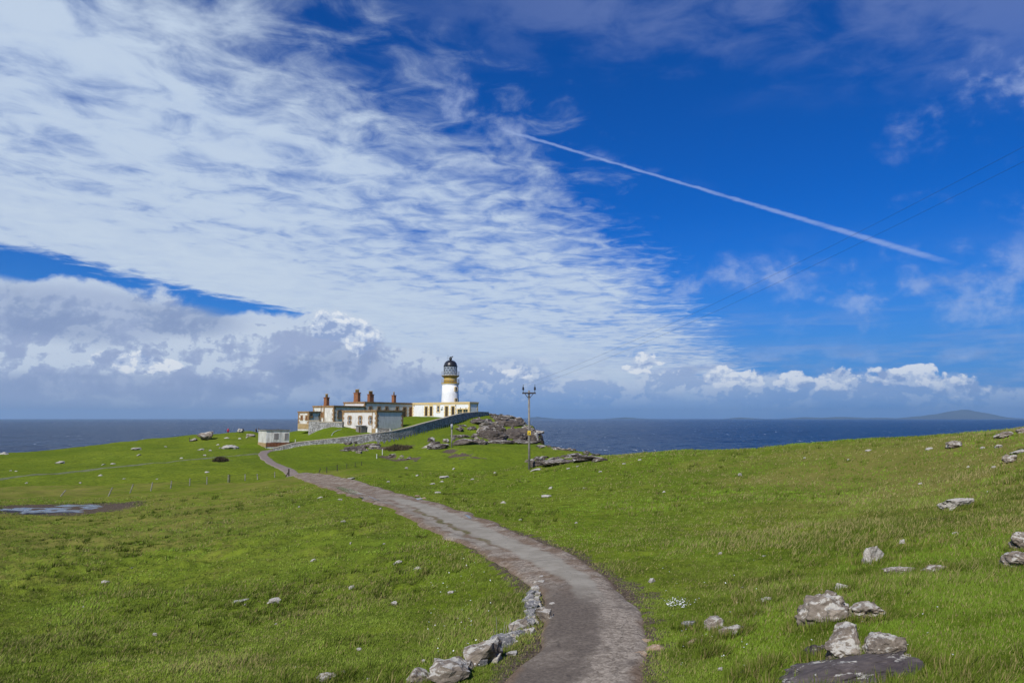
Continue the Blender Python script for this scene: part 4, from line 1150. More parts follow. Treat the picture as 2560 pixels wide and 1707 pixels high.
# ================================================================== rocks
def rock_mesh(seed, n=16, sub=1, rough_=0.10, power=3.0, flat=0.0):
    """unit rock (about 1 m across, z from -0.5 to 0.5): hull of random points, broken up by noise"""
    r = np.random.default_rng(seed); bm = bmesh.new()
    for k in range(n):
        v = r.normal(size=3); v /= (np.abs(v) ** power).sum() ** (1 / power)
        v *= 0.5 * r.uniform(0.86, 1.0)
        bm.verts.new(v)
    bmesh.ops.convex_hull(bm, input=bm.verts)
    rnd_ = n >= 24
    for v in [v for v in bm.verts if not v.link_faces]: bm.verts.remove(v)
    for k in range(sub):
        bmesh.ops.subdivide_edges(bm, edges=bm.edges, cuts=1, use_grid_fill=True)
        bmesh.ops.triangulate(bm, faces=[f for f in bm.faces if len(f.verts) > 4])
        if rnd_ and k < 2: bmesh.ops.smooth_vert(bm, verts=bm.verts, factor=0.5, use_axis_x=True, use_axis_y=True, use_axis_z=True)
        bm.normal_update()
        amp = rough_ / (1.6 ** k); off = Vector((seed * 3.1, seed * 1.7, seed * 0.9))
        fr = 2.0 * 1.9 ** k
        for v in bm.verts:
            v.co += v.normal * (mnoise.noise(v.co * fr + off) * amp)
    me = bpy.data.meshes.new('rock'); bm.to_mesh(me); bm.free(); me.update()
    return me
PROTO = [rock_mesh(100 + i, 14 + i % 5, 2, 0.13) for i in range(10)]
FLATP = [rock_mesh(200 + i, 12 + i % 4, 2, 0.10, 5.0) for i in range(6)]
_mesh_mat = {}
def proto(i, m, kind=0):
    src = (FLATP if kind else PROTO); src = src[i % len(src)]
    key = (src.name, m.name)
    if key not in _mesh_mat:
        c = src.copy(); c.materials.clear(); c.materials.append(m); _mesh_mat[key] = c
    return _mesh_mat[key]
def slope_rot(x, y, yaw, k=1.0):
    e = 0.4
    g4 = ground_h(np.array([x + e, x - e, x, x]), np.array([y, y, y + e, y - e]))
    gx = (g4[0] - g4[1]) / (2 * e); gy = (g4[2] - g4[3]) / (2 * e)
    n = Vector((-gx * k, -gy * k, 1)).normalized()
    q = Vector((0, 0, 1)).rotation_difference(n)
    return (q.to_matrix() @ Matrix.Rotation(yaw, 3, 'Z')).to_euler()
def put_rock(name, me, px, py, wpx, hpx, depth=0.8, yaw=None, sink=0.3, parent=None, tilt=1.0, rnd=random, h=None):
    h = hit(px, py) if h is None else h
    if h is None: return None
    x, y, z = h; sc = y / F
    w_ = wpx * sc; hz = max(hpx * sc, 0.03)
    o = link(name, me)
    o.scale = (w_, w_ * depth, hz * 1.25)
    yw = rnd.uniform(-0.35, 0.35) if yaw is None else yaw
    o.rotation_euler = slope_rot(x, y, yw, tilt)
    o.location = (x, y, z + hz * (0.5 - sink))
    if parent is not None:
        o.parent = parent; o.location = (x - parent.location.x, y - parent.location.y, z + hz * (0.5 - sink) - parent.location.z)
    return o

# ---- single named boulders of the foreground and hillside
HERO = [  # px, py(base-ish centre), width px, height px, depth ratio, material, flat?, label
    (2058, 1556, 135, 84, 0.75, M_ROCK, 'large rounded boulder blotched with white lichen above the dark slab', 0, 0.22, 3),
    (2172, 1540, 100, 40, 0.9, M_ROCK, 'low brown boulder sunk in grass beside the large lichen boulder', 0, 0.25, 3),
    (2112, 1640, 122, 74, 0.85, M_ROCK, 'cracked boulder with white lichen cap standing at the back of the dark slab', 1, 0.15, 3),
    (2216, 1645, 88, 62, 0.9, M_ROCK, 'split grey boulder leaning on the lichen capped boulder at the dark slab', 1, 0.15, 3),
    (2272, 1655, 44, 26, 0.9, M_ROCK, 'small grey rock at the right end of the dark slab', 0, 0.2, 2),
    (2040, 1640, 54, 34, 0.9, M_SLAB, 'black wedge of rock at the upper left end of the dark slab', 0, 0.2, 2),
    (2140, 1684, 320, 50, 0.62, M_SLAB, 'broad flat dark rock slab bedded in the grass', 1, 0.34, 3),
    (2096, 1476, 48, 22, 0.6, M_ROCKP, 'pale wedge of rock just above the large lichen boulder', 0, 0.3, 2),
    (1785, 1572, 66, 34, 0.8, M_ROCK, 'rounded pale topped rock in the grass by the path verge', 0, 0.25, 2),
    (1830, 1583, 62, 24, 0.8, M_ROCK, 'jagged layered rock close against the rounded pale topped rock', 1, 0.3, 2),
    (1723, 1570, 32, 20, 0.8, M_SLATE, 'small dark sided stone with flat white top near the path verge', 1, 0.2, 2),
    (1912, 1507, 42, 17, 0.7, M_ROCKP, 'flat grey stone lying alone on the slope below the hillside', 0, 0.25, 2),
    (1864, 1541, 28, 10, 0.7, M_ROCKP, 'thin pale stone showing above the rounded pale topped rock', 0, 0.3, 2),
    (1736, 1613, 44, 18, 0.4, M_FLAG, 'narrow speckled stone lying aslant in bright grass', 1, 0.3, 2),
    (1778, 1637, 38, 10, 0.5, M_ROCKP, 'low sliver of grey stone in bright grass', 1, 0.35, 2),
    (1918, 1668, 44, 11, 0.6, M_ROCKP, 'pale flat stone left of the dark slab', 1, 0.35, 2),
    (1858, 1690, 36, 16, 0.6, M_SLAB, 'dark half buried rock at the slope foot near the dark slab', 0, 0.3, 2),
    (2180, 1408, 56, 44, 0.55, M_ROCKP, 'upright white patched rock on the hillside', 1, 0.2, 2),
    (2250, 1436, 100, 22, 0.5, M_ROCK, 'long low pinkish grey rock ledge on the hillside', 0, 0.3, 3),
    (2341, 1432, 70, 24, 0.5, M_ROCK, 'shorter rock ledge at the right of the long pinkish ledge', 0, 0.3, 2),
    (2389, 1274, 96, 34, 0.45, M_ROCKP, 'slanting pale slab high on the grassy hillside', 1, 0.3, 3),
    (2330, 1300, 38, 9, 0.6, M_ROCKP, 'thin stone tongue just below the slanting pale slab', 1, 0.3, 2),
    (2558, 1375, 60, 50, 0.9, M_ROCK, 'upper block of the two brown lichen boulders on the right hillside', 0, 0.1, 3),
    (2552, 1418, 84, 46, 0.9, M_ROCK, 'lower block of the two brown lichen boulders on the right hillside', 0, 0.2, 3),
    (2384, 1119, 44, 17, 0.8, M_ROCK, 'squat rounded boulder alone on the hill crest against the sea', 0, 0.15, 3),
    (2170, 1126.5, 18, 4, 0.8, M_ROCKP, 'tiny white stone on the hill crest against the sea', 0, 0.2, 1),
    (2322, 1123, 22, 5, 0.8, M_ROCKP, 'flat white stone on the hill crest left of the squat boulder', 0, 0.2, 1),
    (2456, 1121, 14, 6, 0.8, M_ROCKP, 'small white stone right of the squat crest boulder', 0, 0.2, 1),
    (2496, 1119, 18, 9, 0.8, M_ROCKP, 'white stone below the hill top outcrop', 0, 0.2, 1),
    (2526, 1155, 34, 22, 0.8, M_ROCK, 'grey knobbly rock below the hill top outcrop', 0, 0.2, 2),
    (2548, 1132, 34, 10, 0.8, M_ROCKP, 'slanting white rock streak beneath the hill top outcrop', 1, 0.3, 2),
    (815, 1702, 54, 24, 0.8, M_ROCK, 'rounded rock in the lower left field near the drystone edging', 0, 0.2, 2),
    (858, 1692, 20, 18, 0.7, M_SLATE, 'small pointed stone next to the rounded rock in the field', 1, 0.2, 2),
    (577, 1121, 40, 12, 0.7, M_ROCKP, 'cluster sized grey boulder in the far field before the hut', 0, 0.2, 2),
    (515, 1099, 40, 20, 0.8, M_ROCK, 'big dark angular rock on the left shoreline', 1, 0.1, 2),
    (484, 1102, 22, 7, 0.8, M_ROCK, 'low rock beside the big angular shoreline rock', 0, 0.2, 2),
    (601, 1081, 14, 10, 0.9, M_ROCKP, 'pointed rock by the seaward viewpoint where people stand', 0, 0.1, 2),
    (627, 1091, 22, 8, 0.8, M_ROCK, 'broken grey rock below the viewpoint', 0, 0.2, 2),
    (2514, 1091, 46, 15, 0.8, M_ROCK, 'rocky outcrop hump at the top of the right hill', 0, 0.25, 3),
    (2556, 1080, 36, 13, 0.8, M_ROCK, 'rocky knob on the skyline at the top of the right hill', 0, 0.25, 3),
]
ROCK_FEET = []
for i, (px, py, wp, hp, dp, m, lab, fl, sink, sub) in enumerate(HERO):
    me = rock_mesh(300 + i * 7, 18 + i % 4 if fl else 30, min(sub + 1, 4), 0.11 if fl else 0.16, 5.0 if fl else 2.4)
    if not fl: me.polygons.foreach_set('use_smooth', [True] * len(me.polygons))
    me.materials.append(m)
    o = put_rock('boulder', me, px, min(py, 1706), wp * 1.08, hp, dp, sink=sink, tilt=0.8)
    if o:
        tag(o, lab, 'rock')
        if o.location.y < 26 and 'slab bedded' not in lab: ROCK_FEET.append((o.location.x, o.location.y, o.scale.x * 0.46, o.scale.y * 0.46))

# ---- small stones lying about
STONES = {
 'small pale stone in the grass left of the path': ('stones in the left field', [
   (262, 1457, 18, 7), (208, 1517, 6, 4), (599, 1506, 45, 9), (684, 1506, 32, 11), (387, 1588, 11, 7), (876, 1360, 8, 6), (782, 1402, 14, 5), (994, 1406, 22, 6), (878, 1471, 15, 8), (984, 1511, 18, 8), (898, 1625, 12, 7),
   (738, 1669, 6, 5), (920, 1699, 10, 7), (800, 1244, 14, 3), (850, 1250, 12, 4), (747, 1268, 6, 3), (858, 1304, 13, 4), (951, 1272, 9, 3), (1042, 1342, 7, 3), (1043, 1422, 19, 7), (1127, 1483, 16, 7), (1058, 1656, 9, 8), (330, 1420, 8, 3), (612, 1512, 8, 4), (960, 1360, 7, 3), (690, 1560, 7, 4)]),
 'small white stone in the far field': ('stones in the far left field', [
   (150, 1158, 21, 6), (26, 1177, 6, 2), (39, 1178, 8, 2), (257, 1162, 12, 3), (282, 1160, 12, 3), (251, 1189, 11, 4), (310, 1197, 8, 2), (392, 1198, 6, 2), (340, 1124, 24, 6), (346, 1138, 14, 3), (502, 1125, 17, 4), (567, 1095, 12, 3),
   (452, 1146, 11, 3), (511, 1139, 9, 3), (517, 1181, 11, 3), (549, 1121, 8, 4), (590, 1120, 10, 4), (545, 1112, 8, 3), (414, 1117, 8, 2), (200, 1208, 7, 3), (66, 1208, 7, 3), (617, 1094, 8, 3), (598, 1097, 10, 3), (10, 1135, 22, 6), (146, 1119, 14, 4), (525, 1127, 8, 3)]),
 'small pale stone on the slope between the path and pole': ('stones on the slope right of the path', [
   (877, 1198, 24, 6), (1043, 1189, 10, 3), (1110, 1194, 24, 5), (1105, 1204, 10, 3), (1081, 1210, 14, 3), (1180, 1199, 10, 3), (1094, 1232, 16, 4), (1377, 1221, 13, 5), (1365, 1242, 24, 6), (1258, 1257, 14, 5), (1460, 1221, 8, 4), (1338, 1176, 28, 4),
   (1016, 1172, 8, 5), (1134, 1173, 9, 4), (1440, 1308, 8, 4), (1237, 1182, 8, 3), (1300, 1300, 8, 3), (1500, 1180, 9, 3), (1560, 1160, 9, 3), (1600, 1150, 12, 3), (1444, 1166, 9, 3), (1660, 1230, 8, 4), (1850, 1190, 10, 8), (970, 1205, 8, 3), (1420, 1172, 10, 3)]),
 'small white stone in rough grass on the right hillside': ('stones on the right hillside', [
   (2257, 1357, 18, 9), (2388, 1335, 16, 6), (2420, 1168, 9, 4), (2485, 1169, 12, 5), (1800, 1385, 10, 5), (1910, 1390, 12, 3), (1628, 1455, 20, 11), (1802, 1675, 14, 8), (2265, 1700, 12, 6), (2120, 1150, 8, 3), (2010, 1146, 8, 3), (2300, 1210, 9, 4), (2470, 1230, 10, 4)]),
 'flat tan flagstone on the gravel verge of the path': ('flagstones on the path verge', [
   (1614, 1604, 28, 8), (1637, 1621, 46, 12), (1595, 1625, 28, 8), (1598, 1642, 38, 13)]),
 'orange brown stone broken out of the path edge': ('loose stones in the path', [
   (1043, 1242, 14, 5), (1012, 1243, 16, 5), (992, 1250, 12, 4), (1060, 1246, 12, 4), (980, 1248, 10, 4), (1000, 1254, 12, 3), (1195, 1301, 14, 4), (1149, 1284, 13, 3), (1025, 1249, 10, 3)]),
}
k = 0
for lab, (grp, lst) in STONES.items():
    for (px, py, wp, hp) in lst:
        m = M_FLAG if ('tan' in lab or 'orange' in lab) else M_ROCKP
        o = put_rock('stone' if m is M_ROCKP else 'flagstone', proto(k, m, k % 2), px, py, wp * 1.1, hp * 1.15, 0.65, sink=0.28); k += 1
        if o:
            size = 'tiny ' if wp < 9 else ('long flat ' if wp > 3.6 * hp and wp > 13 else ('larger ' if wp > 17 else 'small '))
            land = ''
            if 'left of the path' in lab:
                land = ' by its edge' if line_dist(np.array([o.location.x]), np.array([o.location.y]), PATH_L[::4])[0] < 4.5 else (' in mid field' if o.location.y > 24 else ' on tussocky slope')
            elif 'far field' in lab:
                land = ' above the grassy track' if o.location.y > 104 else ' between the track and the fence'
            elif 'between the path' in lab:
                land = ' near its foot' if abs(px - 1323) < 120 else (' beside the path' if px < 1000 else '')
            l2 = lab.replace('small pale ', size + 'pale ').replace('small white ', size + 'white ') + land
            if 'orange' in lab or 'tan' in lab: l2 = ('wide ' if wp > 30 else 'narrow ' if wp < 11 else 'mid sized ') + lab
            tag(o, l2, 'stone', grp)

# ---- drystone edging along the left of the path
EDGE = [(1351, 1449, 15, 11, 2), (1337, 1464, 13, 12, 2), (1353, 1462, 22, 12, 2), (1341, 1478, 15, 12, 2), (1364, 1474, 11, 7, 2), (1326, 1487, 36, 12, 1), (1344, 1491, 17, 12, 2), (1325, 1503, 36, 20, 1), (1343, 1506, 15, 16, 2), (1326, 1521, 38, 18, 1), (1347, 1518, 16, 13, 2),
        (1329, 1536, 36, 15, 1), (1350, 1537, 26, 20, 0), (1326, 1548, 32, 13, 1), (1364, 1552, 40, 30, 0), (1320, 1562, 36, 14, 1), (1337, 1558, 18, 11, 2), (1300, 1574, 54, 24, 0), (1326, 1579, 22, 10, 2), (1290, 1591, 46, 14, 1), (1262, 1612, 64, 28, 1), (1284, 1596, 24, 10, 2),
        (1205, 1655, 88, 60, 0), (1240, 1654, 34, 20, 2), (1277, 1636, 32, 8, 2), (1120, 1698, 104, 44, 0), (1050, 1704, 60, 30, 0), (1379, 1518, 18, 12, 2), (1381, 1505, 10, 6, 2), (1382, 1491, 15, 5, 2), (1371, 1470, 10, 5, 2), (1226, 1622, 30, 16, 1), (1165, 1672, 36, 20, 0)]
rr0 = random.Random(3)
dw = thing('drystone_edging', 'low tumbled drystone edging of grey slabs along the left side of the path', 'stone wall', hit(1262, 1612))
for i, (px, py, wp, hp, t) in enumerate(EDGE):
    m = (M_ROCK, M_SLATE, M_ROCKP)[t]
    if wp > 40:
        me = rock_mesh(700 + i, 16, 3, 0.10, 4.5); me.materials.append(m)
    else: me = proto(i, m, 1)
    put_rock('stone', me, px, min(py, 1706), wp * 1.12, hp * 1.1, 0.75, sink=0.22, parent=dw, tilt=0.4)
for i in range(34):       # smaller stones wedged between
    a_ = EDGE[rr0.randrange(len(EDGE) - 6)]; b_ = min(EDGE, key=lambda e: abs(e[0] - a_[0] + 18) + abs(e[1] - a_[1] - 14))
    t_ = rr0.random(); px = a_[0] * (1 - t_) + b_[0] * t_ + rr0.uniform(-10, 8); py = a_[1] * (1 - t_) + b_[1] * t_ + rr0.uniform(-5, 5)
    k_ = 1 + (py - 1445) / 160
    put_rock('stone', proto(i, (M_SLATE, M_ROCK, M_ROCKP)[i % 3], 1), px, min(py, 1705), 15 * k_, 8 * k_, 0.8, sink=0.25, parent=dw, tilt=0.5, rnd=rr0)
# dry stalks behind the edging
ds = hit(1262, 1590)
st = thing('dry_stalks', 'few thin dry stalks standing behind the drystone edging', 'plant', ds)
for (x0, y0, x1, y1) in ((1243, 1590, 1241, 1541), (1255, 1586, 1263, 1552), (1270, 1578, 1277, 1543), (1238, 1592, 1234, 1570), (1262, 1582, 1267, 1560)):
    a = at(x0, y0, ds[1]); c = at(x1, y1, ds[1] + 0.05)
    MB().tube(tuple(np.array(a) - ds - np.array((0, 0, 0.12))), tuple(np.array(c) - ds), 0.006, 0.004, seg=5).build('stalk', M_WOOD, st)

# ---- headland outcrops of dark basalt
def in_poly(px, py, P):
    ins = False; n = len(P)
    for i in range(n):
        a, c = P[i], P[(i + 1) % n]
        if (a[1] > py) != (c[1] > py) and px < (c[0] - a[0]) * (py - a[1]) / (c[1] - a[1]) + a[0]: ins = not ins
    return ins
OUTC = [
 ('rocky crest of the headland beside the end of the lighthouse wall', [(1222, 1036), (1250, 1034), (1272, 1037), (1300, 1046), (1305, 1062), (1278, 1060), (1240, 1050), (1222, 1042)], 46, 7, 17, 5, 10),
 ('grey rock shoulder on the upper headland slope above the sea', [(1240, 1050), (1300, 1048), (1305, 1066), (1262, 1060)], 26, 8, 18, 6, 11),
 ('broad dark basalt block jutting from the headland', [(1200, 1064), (1240, 1060), (1262, 1075), (1300, 1078), (1336, 1070), (1345, 1092), (1290, 1096), (1215, 1098), (1198, 1080)], 75, 9, 24, 9, 20),
 ('low ledge of dark rock along the foot of the headland', [(1215, 1100), (1280, 1097), (1345, 1100), (1352, 1113), (1290, 1106), (1216, 1109)], 34, 8, 18, 6, 12),
 ('dark rock mass beside the short post below the wall', [(1128, 1092), (1180, 1086), (1216, 1094), (1214, 1112), (1150, 1114), (1130, 1110)], 42, 8, 19, 6, 12),
 ('rounded dark outcrop left of the short post', [(1070, 1103), (1118, 1104), (1124, 1120), (1092, 1124), (1068, 1114)], 18, 12, 24, 8, 15),
 ('brown lichened rock hump on the slope below the wall', [(1172, 1046), (1212, 1044), (1226, 1054), (1180, 1058)], 16, 9, 20, 5, 9),
 ('small pale rock group in the grass below the wall', [(1142, 1064), (1180, 1066), (1178, 1082), (1144, 1078)], 16, 7, 14, 4, 8),
 ('tumbled boulders below the middle of the boundary wall', [(850, 1106), (900, 1104), (948, 1112), (940, 1132), (900, 1134), (860, 1128)], 44, 7, 18, 4, 9),
 ('long rocky shoreline shelf beyond the power pole', [(1318, 1152), (1340, 1142), (1400, 1140), (1450, 1134), (1490, 1134), (1512, 1146), (1512, 1158), (1430, 1160), (1330, 1166)], 80, 8, 20, 6, 12),
 ('thin upper rim of rocks along the shoreline shelf', [(1342, 1114), (1380, 1117), (1440, 1120), (1478, 1122), (1480, 1132), (1430, 1127), (1350, 1120)], 34, 6, 14, 4, 8),
 ('broken rock and turf scar near the foot of the headland', [(1398, 1136), (1450, 1138), (1440, 1148), (1400, 1146)], 8, 6, 12, 3, 6),
 ('dark stony bank in the hollow below the wall', [(972, 1134), (1010, 1138), (1045, 1150), (1040, 1160), (1000, 1150), (975, 1142)], 14, 6, 14, 3, 6),
]
rr = random.Random(5)
BLOCKS = {0: [(1262, 1046, 50, 10)], 1: [(1276, 1064, 74, 17), (1298, 1060, 36, 20)], 2: [(1232, 1098, 74, 30), (1282, 1097, 70, 30), (1318, 1098, 54, 33), (1337, 1106, 28, 32), (1215, 1090, 40, 26)],
          3: [(1250, 1108, 70, 10), (1315, 1109, 66, 11)], 4: [(1165, 1112, 62, 18), (1200, 1110, 40, 14)], 5: [(1095, 1120, 50, 14)], 6: [(1196, 1056, 46, 9)], 8: [(890, 1124, 60, 10), (925, 1118, 46, 12)],
          9: [(1400, 1158, 110, 14), (1470, 1151, 80, 15), (1345, 1164, 44, 15), (1500, 1152, 40, 12)], 10: [(1440, 1128, 80, 7)]}
for oi, (lab, poly, n, w0, w1, h0, h1) in enumerate(OUTC):
    xs = [p[0] for p in poly]; ys = [p[1] for p in poly]
    c = hit(sum(xs) / len(xs), sum(ys) / len(ys))
    root = thing('rock_outcrop', lab, 'rocks', c)
    cnt = 0; tries = 0
    n = int(n * 0.62)
    for bi, (bx_, by_, bw_, bh_) in enumerate(BLOCKS.get(oi, ())):
        me = rock_mesh(900 + oi * 20 + bi, 26, 4, 0.13, 7.0); me.materials.append(M_ROCKD)
        put_rock('rock', me, bx_, by_, bw_, bh_, 0.75, yaw=rr.uniform(-0.25, 0.25), sink=0.30, parent=root, tilt=0.0, rnd=rr)
    while cnt < n and tries < n * 12:
        tries += 1
        px = rr.uniform(min(xs), max(xs)); py = rr.uniform(min(ys), max(ys))
        if not in_poly(px, py, poly): continue
        hh = hit(px, py, 85)
        if hh is None or hh[1] < 90 or hh[2] < 10: continue
        wp = rr.uniform(w0, w1) * rr.choice((1.2, 1.6, 2.2)); hp = rr.uniform(h0, h1) * 1.05
        o = put_rock('rock', proto(rr.randrange(16), M_ROCKD if rr.random() < 0.78 else M_ROCK, rr.random() < 0.8), px, py, wp, hp, rr.uniform(0.6, 1.0), yaw=rr.uniform(-0.6, 0.6), sink=0.46, parent=root, tilt=0.3, rnd=rr, h=hh)
        cnt += 1

# ---- heather and dark tussock mounds
def mound(px, py, wp, hp, label):
    h = hit(px, py); sc = h[1] / F; w_ = wp * sc; z_ = hp * sc
    g = np.random.default_rng(int(px)); N = 2200
    a = g.uniform(0, 2 * np.pi, N); r = np.sqrt(g.uniform(0, 1, N))
    edge_ = 0.62 + 0.38 * np.sin(3 * a + px) * np.cos(2 * a + 0.7 * px) + 0.18 * np.sin(7 * a); rs = r * np.clip(edge_, 0.3, 1.1)
    x = rs * np.cos(a) * w_ / 1.6; y = rs * np.sin(a) * w_ / 2; top = z_ * np.sqrt(np.maximum(1 - r * r, 0)) * (0.75 + 0.5 * g.random(N))
    gz = ground_h(h[0] + x, h[1] + y) - h[2]
    V = []; Fc = []
    for i in range(N):
        l = 0.16 + 0.2 * g.random(); dx, dy = g.normal(0, 0.13, 2); wd = 0.05
        b0 = np.array((x[i], y[i], gz[i] + top[i] * 0.75 * g.random() - 0.03)); t = b0 + (dx, dy, l + top[i] * 0.25)
        th = g.uniform(0, np.pi); s = np.array((math.cos(th), math.sin(th), 0)) * wd
        k_ = len(V); V += [b0 - s, b0 + s, t]; Fc.append((k_, k_ + 1, k_ + 2))
    me = bpy.data.meshes.new('heather'); me.from_pydata([tuple(v) for v in V], [], Fc); me.update()
    o = link('heather_clump', me, M_HEATH); o.location = h
    return tag(o, label, 'heather')
mound(990, 1124, 66, 12, 'wide dark heather mound below the boundary wall')
mound(548, 1154, 34, 10, 'dark brown heather bush alone in the far field')
mound(1345, 1106, 30, 5, 'dark turf edge at the headland foot near the cliff')

# ================================================================== fences
def fence(name, label, posts, wires=True, mat_=None, thick=0.055):
    base = hit(posts[0][2], posts[0][3])
    root = thing(name, label, 'fence', base); tops = []
    for (x0, y0, x1, y1) in posts:       # top, bottom
        g = hit(x1, y1); t = at(x0, y0, g[1])
        a = np.array(g) - base; c = np.array(t) - base
        MB().tube(tuple(a - (c - a) * 0.25), tuple(c), thick, thick * 0.9, seg=6).build('post', mat_ or M_WOOD, root)
        tops.append((a, c))
    if wires:
        for q in (0.92, 0.6, 0.3):
            b = MB()
            for i in range(len(tops) - 1):
                p = tops[i][0] + (tops[i][1] - tops[i][0]) * q; r = tops[i + 1][0] + (tops[i + 1][1] - tops[i + 1][0]) * q
                m = (p + r) / 2 - np.array((0, 0, 0.06))
                b.tube(tuple(p), tuple(m), 0.006, seg=3); b.tube(tuple(m), tuple(r), 0.006, seg=3)
            b.build('wire', M_IRON, root)
    return root, base
froot, fbase = fence('wire_fence', 'old post and wire fence with leaning posts crossing the left field', [(164, 1225, 152, 1240), (281, 1218, 271, 1240), (333, 1210, 325, 1232), (381.6, 1205, 377, 1227), (429, 1201.6, 426.5, 1221), (475, 1195.5, 474, 1214),
    (517.6, 1191, 517, 1210.6), (571, 1186, 570, 1205), (613, 1184.5, 612.6, 1201), (643, 1184, 644, 1198), (687, 1179, 686.6, 1193.5), (722, 1172, 722, 1191)])
g = hit(722, 1191); g2 = hit(713, 1191.5)
t = np.array(at(722, 1178, g[1])) - fbase
MB().tube(tuple(np.array(g) - fbase - np.array((0, 0, .3))), tuple(np.array(at(722, 1171.5, g[1])) - fbase), 0.085, seg=8).build('strainer_post', M_WOODD, froot)
MB().tube(tuple(np.array(g2) - fbase - np.array((0, 0, .1))), tuple(t), 0.06, seg=6).build('brace', M_WOODD, froot)
MB().tube(tuple(np.array(hit(574, 1206)) - fbase - np.array((0, 0, .2))), tuple(np.array(at(574.5, 1186, hit(574, 1206)[1])) - fbase), 0.05, seg=6).build('post', M_WOODD, froot)
fence('wire_fence', 'broken line of dark fence posts right of the path below the boundary wall', [(801, 1170, 797, 1183), (817, 1167, 817, 1182), (843, 1161, 843, 1177), (867, 1159, 867, 1171), (888, 1155, 888, 1167), (904, 1153, 904, 1163)], True, M_WOODD, 0.045)
for (x0, y0, x1, y1, lab) in ((956, 1122, 956, 1136, 'short white marker post in the grass below the wall'), (942, 1135, 942, 1146, 'tiny white peg beside the stony bank'), (738.5, 1098.5, 738, 1109, 'small pale marker post just behind the low end of the wall'), (474, 1093, 474, 1104, 'thin dark stake by the left shoreline rocks')):
    g = hit(x1, y1); c = at(x0, y0, g[1])
    o = thing('marker_post', lab, 'post', g)
    MB().tube((0, 0, -0.25), tuple(np.array(c) - g), 0.055, 0.05, seg=6).build('shaft', M_WOODD if 'dark' in lab else M_RAIL, o)
    MB().tube(tuple(np.array(c) - g), tuple(np.array(c) - g + np.array((0, 0, .03))), 0.06, 0.045, seg=6).build('cap', M_WOODD if 'dark' in lab else M_RAIL, o)

# ================================================================== power poles and wires
def power_pole(loc, H, label, rotz=0.0, plate=True):
    T = thing('power_pole', label, 'utility pole', loc, rotz)
    MB().tube((0, 0, -1.0), (0, 0, H), 0.100, 0.075, seg=12).build('pole', M_POLE, T, True)
    zc = H - 0.22
    MB().box(-0.56, 0.56, -0.17, -0.08, zc - 0.06, zc + 0.06).build('crossarm', M_IRON, T)
    for s in (-1, 1):
        MB().tube((s * 0.34, -0.12, zc - 0.05), (s * 0.05, -0.10, zc - 0.42), 0.025, seg=5).build('brace', M_IRON, T)
        ins = MB().tube((s * 0.48, -0.155, zc + 0.05), (s * 0.48, -0.155, zc + 0.30), 0.025, seg=5).build('insulator_pin', M_IRON, T)
        MB().lathe([(0.04, zc + 0.24), (0.085, zc + 0.29), (0.09, zc + 0.37), (0.06, zc + 0.44), (0.075, zc + 0.49), (0.03, zc + 0.55)], 10, s * 0.48, -0.155).build('insulator', M_BLACK, ins, True)
    MB().lathe([(0.088, H - 0.55), (0.092, H - 0.50), (0.088, H - 0.45)], 10).build('band', M_IRON, T)
    if plate:
        zp = 2.95
        pl_ = MB().box(-0.13, 0.13, -0.125, -0.095, zp - 0.17, zp + 0.17).build('warning_plate', M_YPLATE, T)
        b = MB(); y = -0.128
        b.quad((-0.075, y, zp - 0.06), (0.075, y, zp - 0.06), (0.0, y, zp + 0.08), (0.0, y, zp + 0.08)); b.f[-1] = b.f[-1][:3]
        b.quad((-0.09, y, zp - 0.13), (0.09, y, zp - 0.13), (0.09, y, zp - 0.10), (-0.09, y, zp - 0.10))
        b.build('warning_print', M_BPLATE, pl_)
    return T
pb_ = hit(1323, 1173); top1 = at(1322.5, 976, pb_[1])
H1 = top1[2] - pb_[2]
power_pole(pb_, H1, 'tall timber power pole with crossarm standing on the grassy ridge')
# the next pole of the line, up the hill beside the camera
e_mid = at(2725, 318, 20.0)
gx_ = float(ground_h(np.array([e_mid[0]]), np.array([e_mid[1]]))[0])
H2 = e_mid[2] - gx_ - 0.2
rot2 = math.radians(-8)
power_pole((e_mid[0], e_mid[1], gx_), H2, 'timber power pole on the hillside at the near end of the wires', rot2, False)
def wire(s):
    a = np.array((pb_[0] + s * 0.48, pb_[1] - 0.155, pb_[2] + H1 + 0.42))
    c = np.array((e_mid[0] + s * 0.48 * math.cos(rot2), e_mid[1] + s * 0.48 * math.sin(rot2) - 0.155, gx_ + H2 + 0.42))
    o = thing('power_line', 'overhead wire running from the %s insulator of the ridge pole' % ('seaward' if s > 0 else 'landward'), 'wire', tuple(a))
    b = MB(); N = 40
    P = [a + (c - a) * (i / N) - np.array((0, 0, 0.55 * 4 * (i / N) * (1 - i / N))) - a for i in range(N + 1)]
    for i in range(N): b.tube(tuple(P[i]), tuple(P[i + 1]), 0.0042, seg=4)
    b.build('conductor', M_IRON, o)
    MB().tube((0, 0, -0.05), (0, 0, 0.05), 0.03, seg=6).build('clamp', M_IRON, o)
wire(-1); wire(1)
# short post with a grey meter drum below the wall
q = hit(1129, 1118); tq = at(1129, 1060, q[1]); hq = tq[2] - q[2]
sp_ = thing('service_post', 'short timber post with a grey drum on top below the boundary wall', 'post', q)
MB().tube((0, 0, -0.5), (0, 0, hq - 0.7), 0.13, 0.11, seg=10).build('pole', M_POLE, sp_, True)
MB().lathe([(0.20, hq - 0.75), (0.21, hq - 0.1), (0.16, hq), (0.05, hq + 0.03)], 14).build('drum', M_STEEL, sp_, True)
MB().tube((0, 0, hq), (0, 0, hq + 1.3), 0.03, seg=6).build('conduit', M_IRON, sp_)

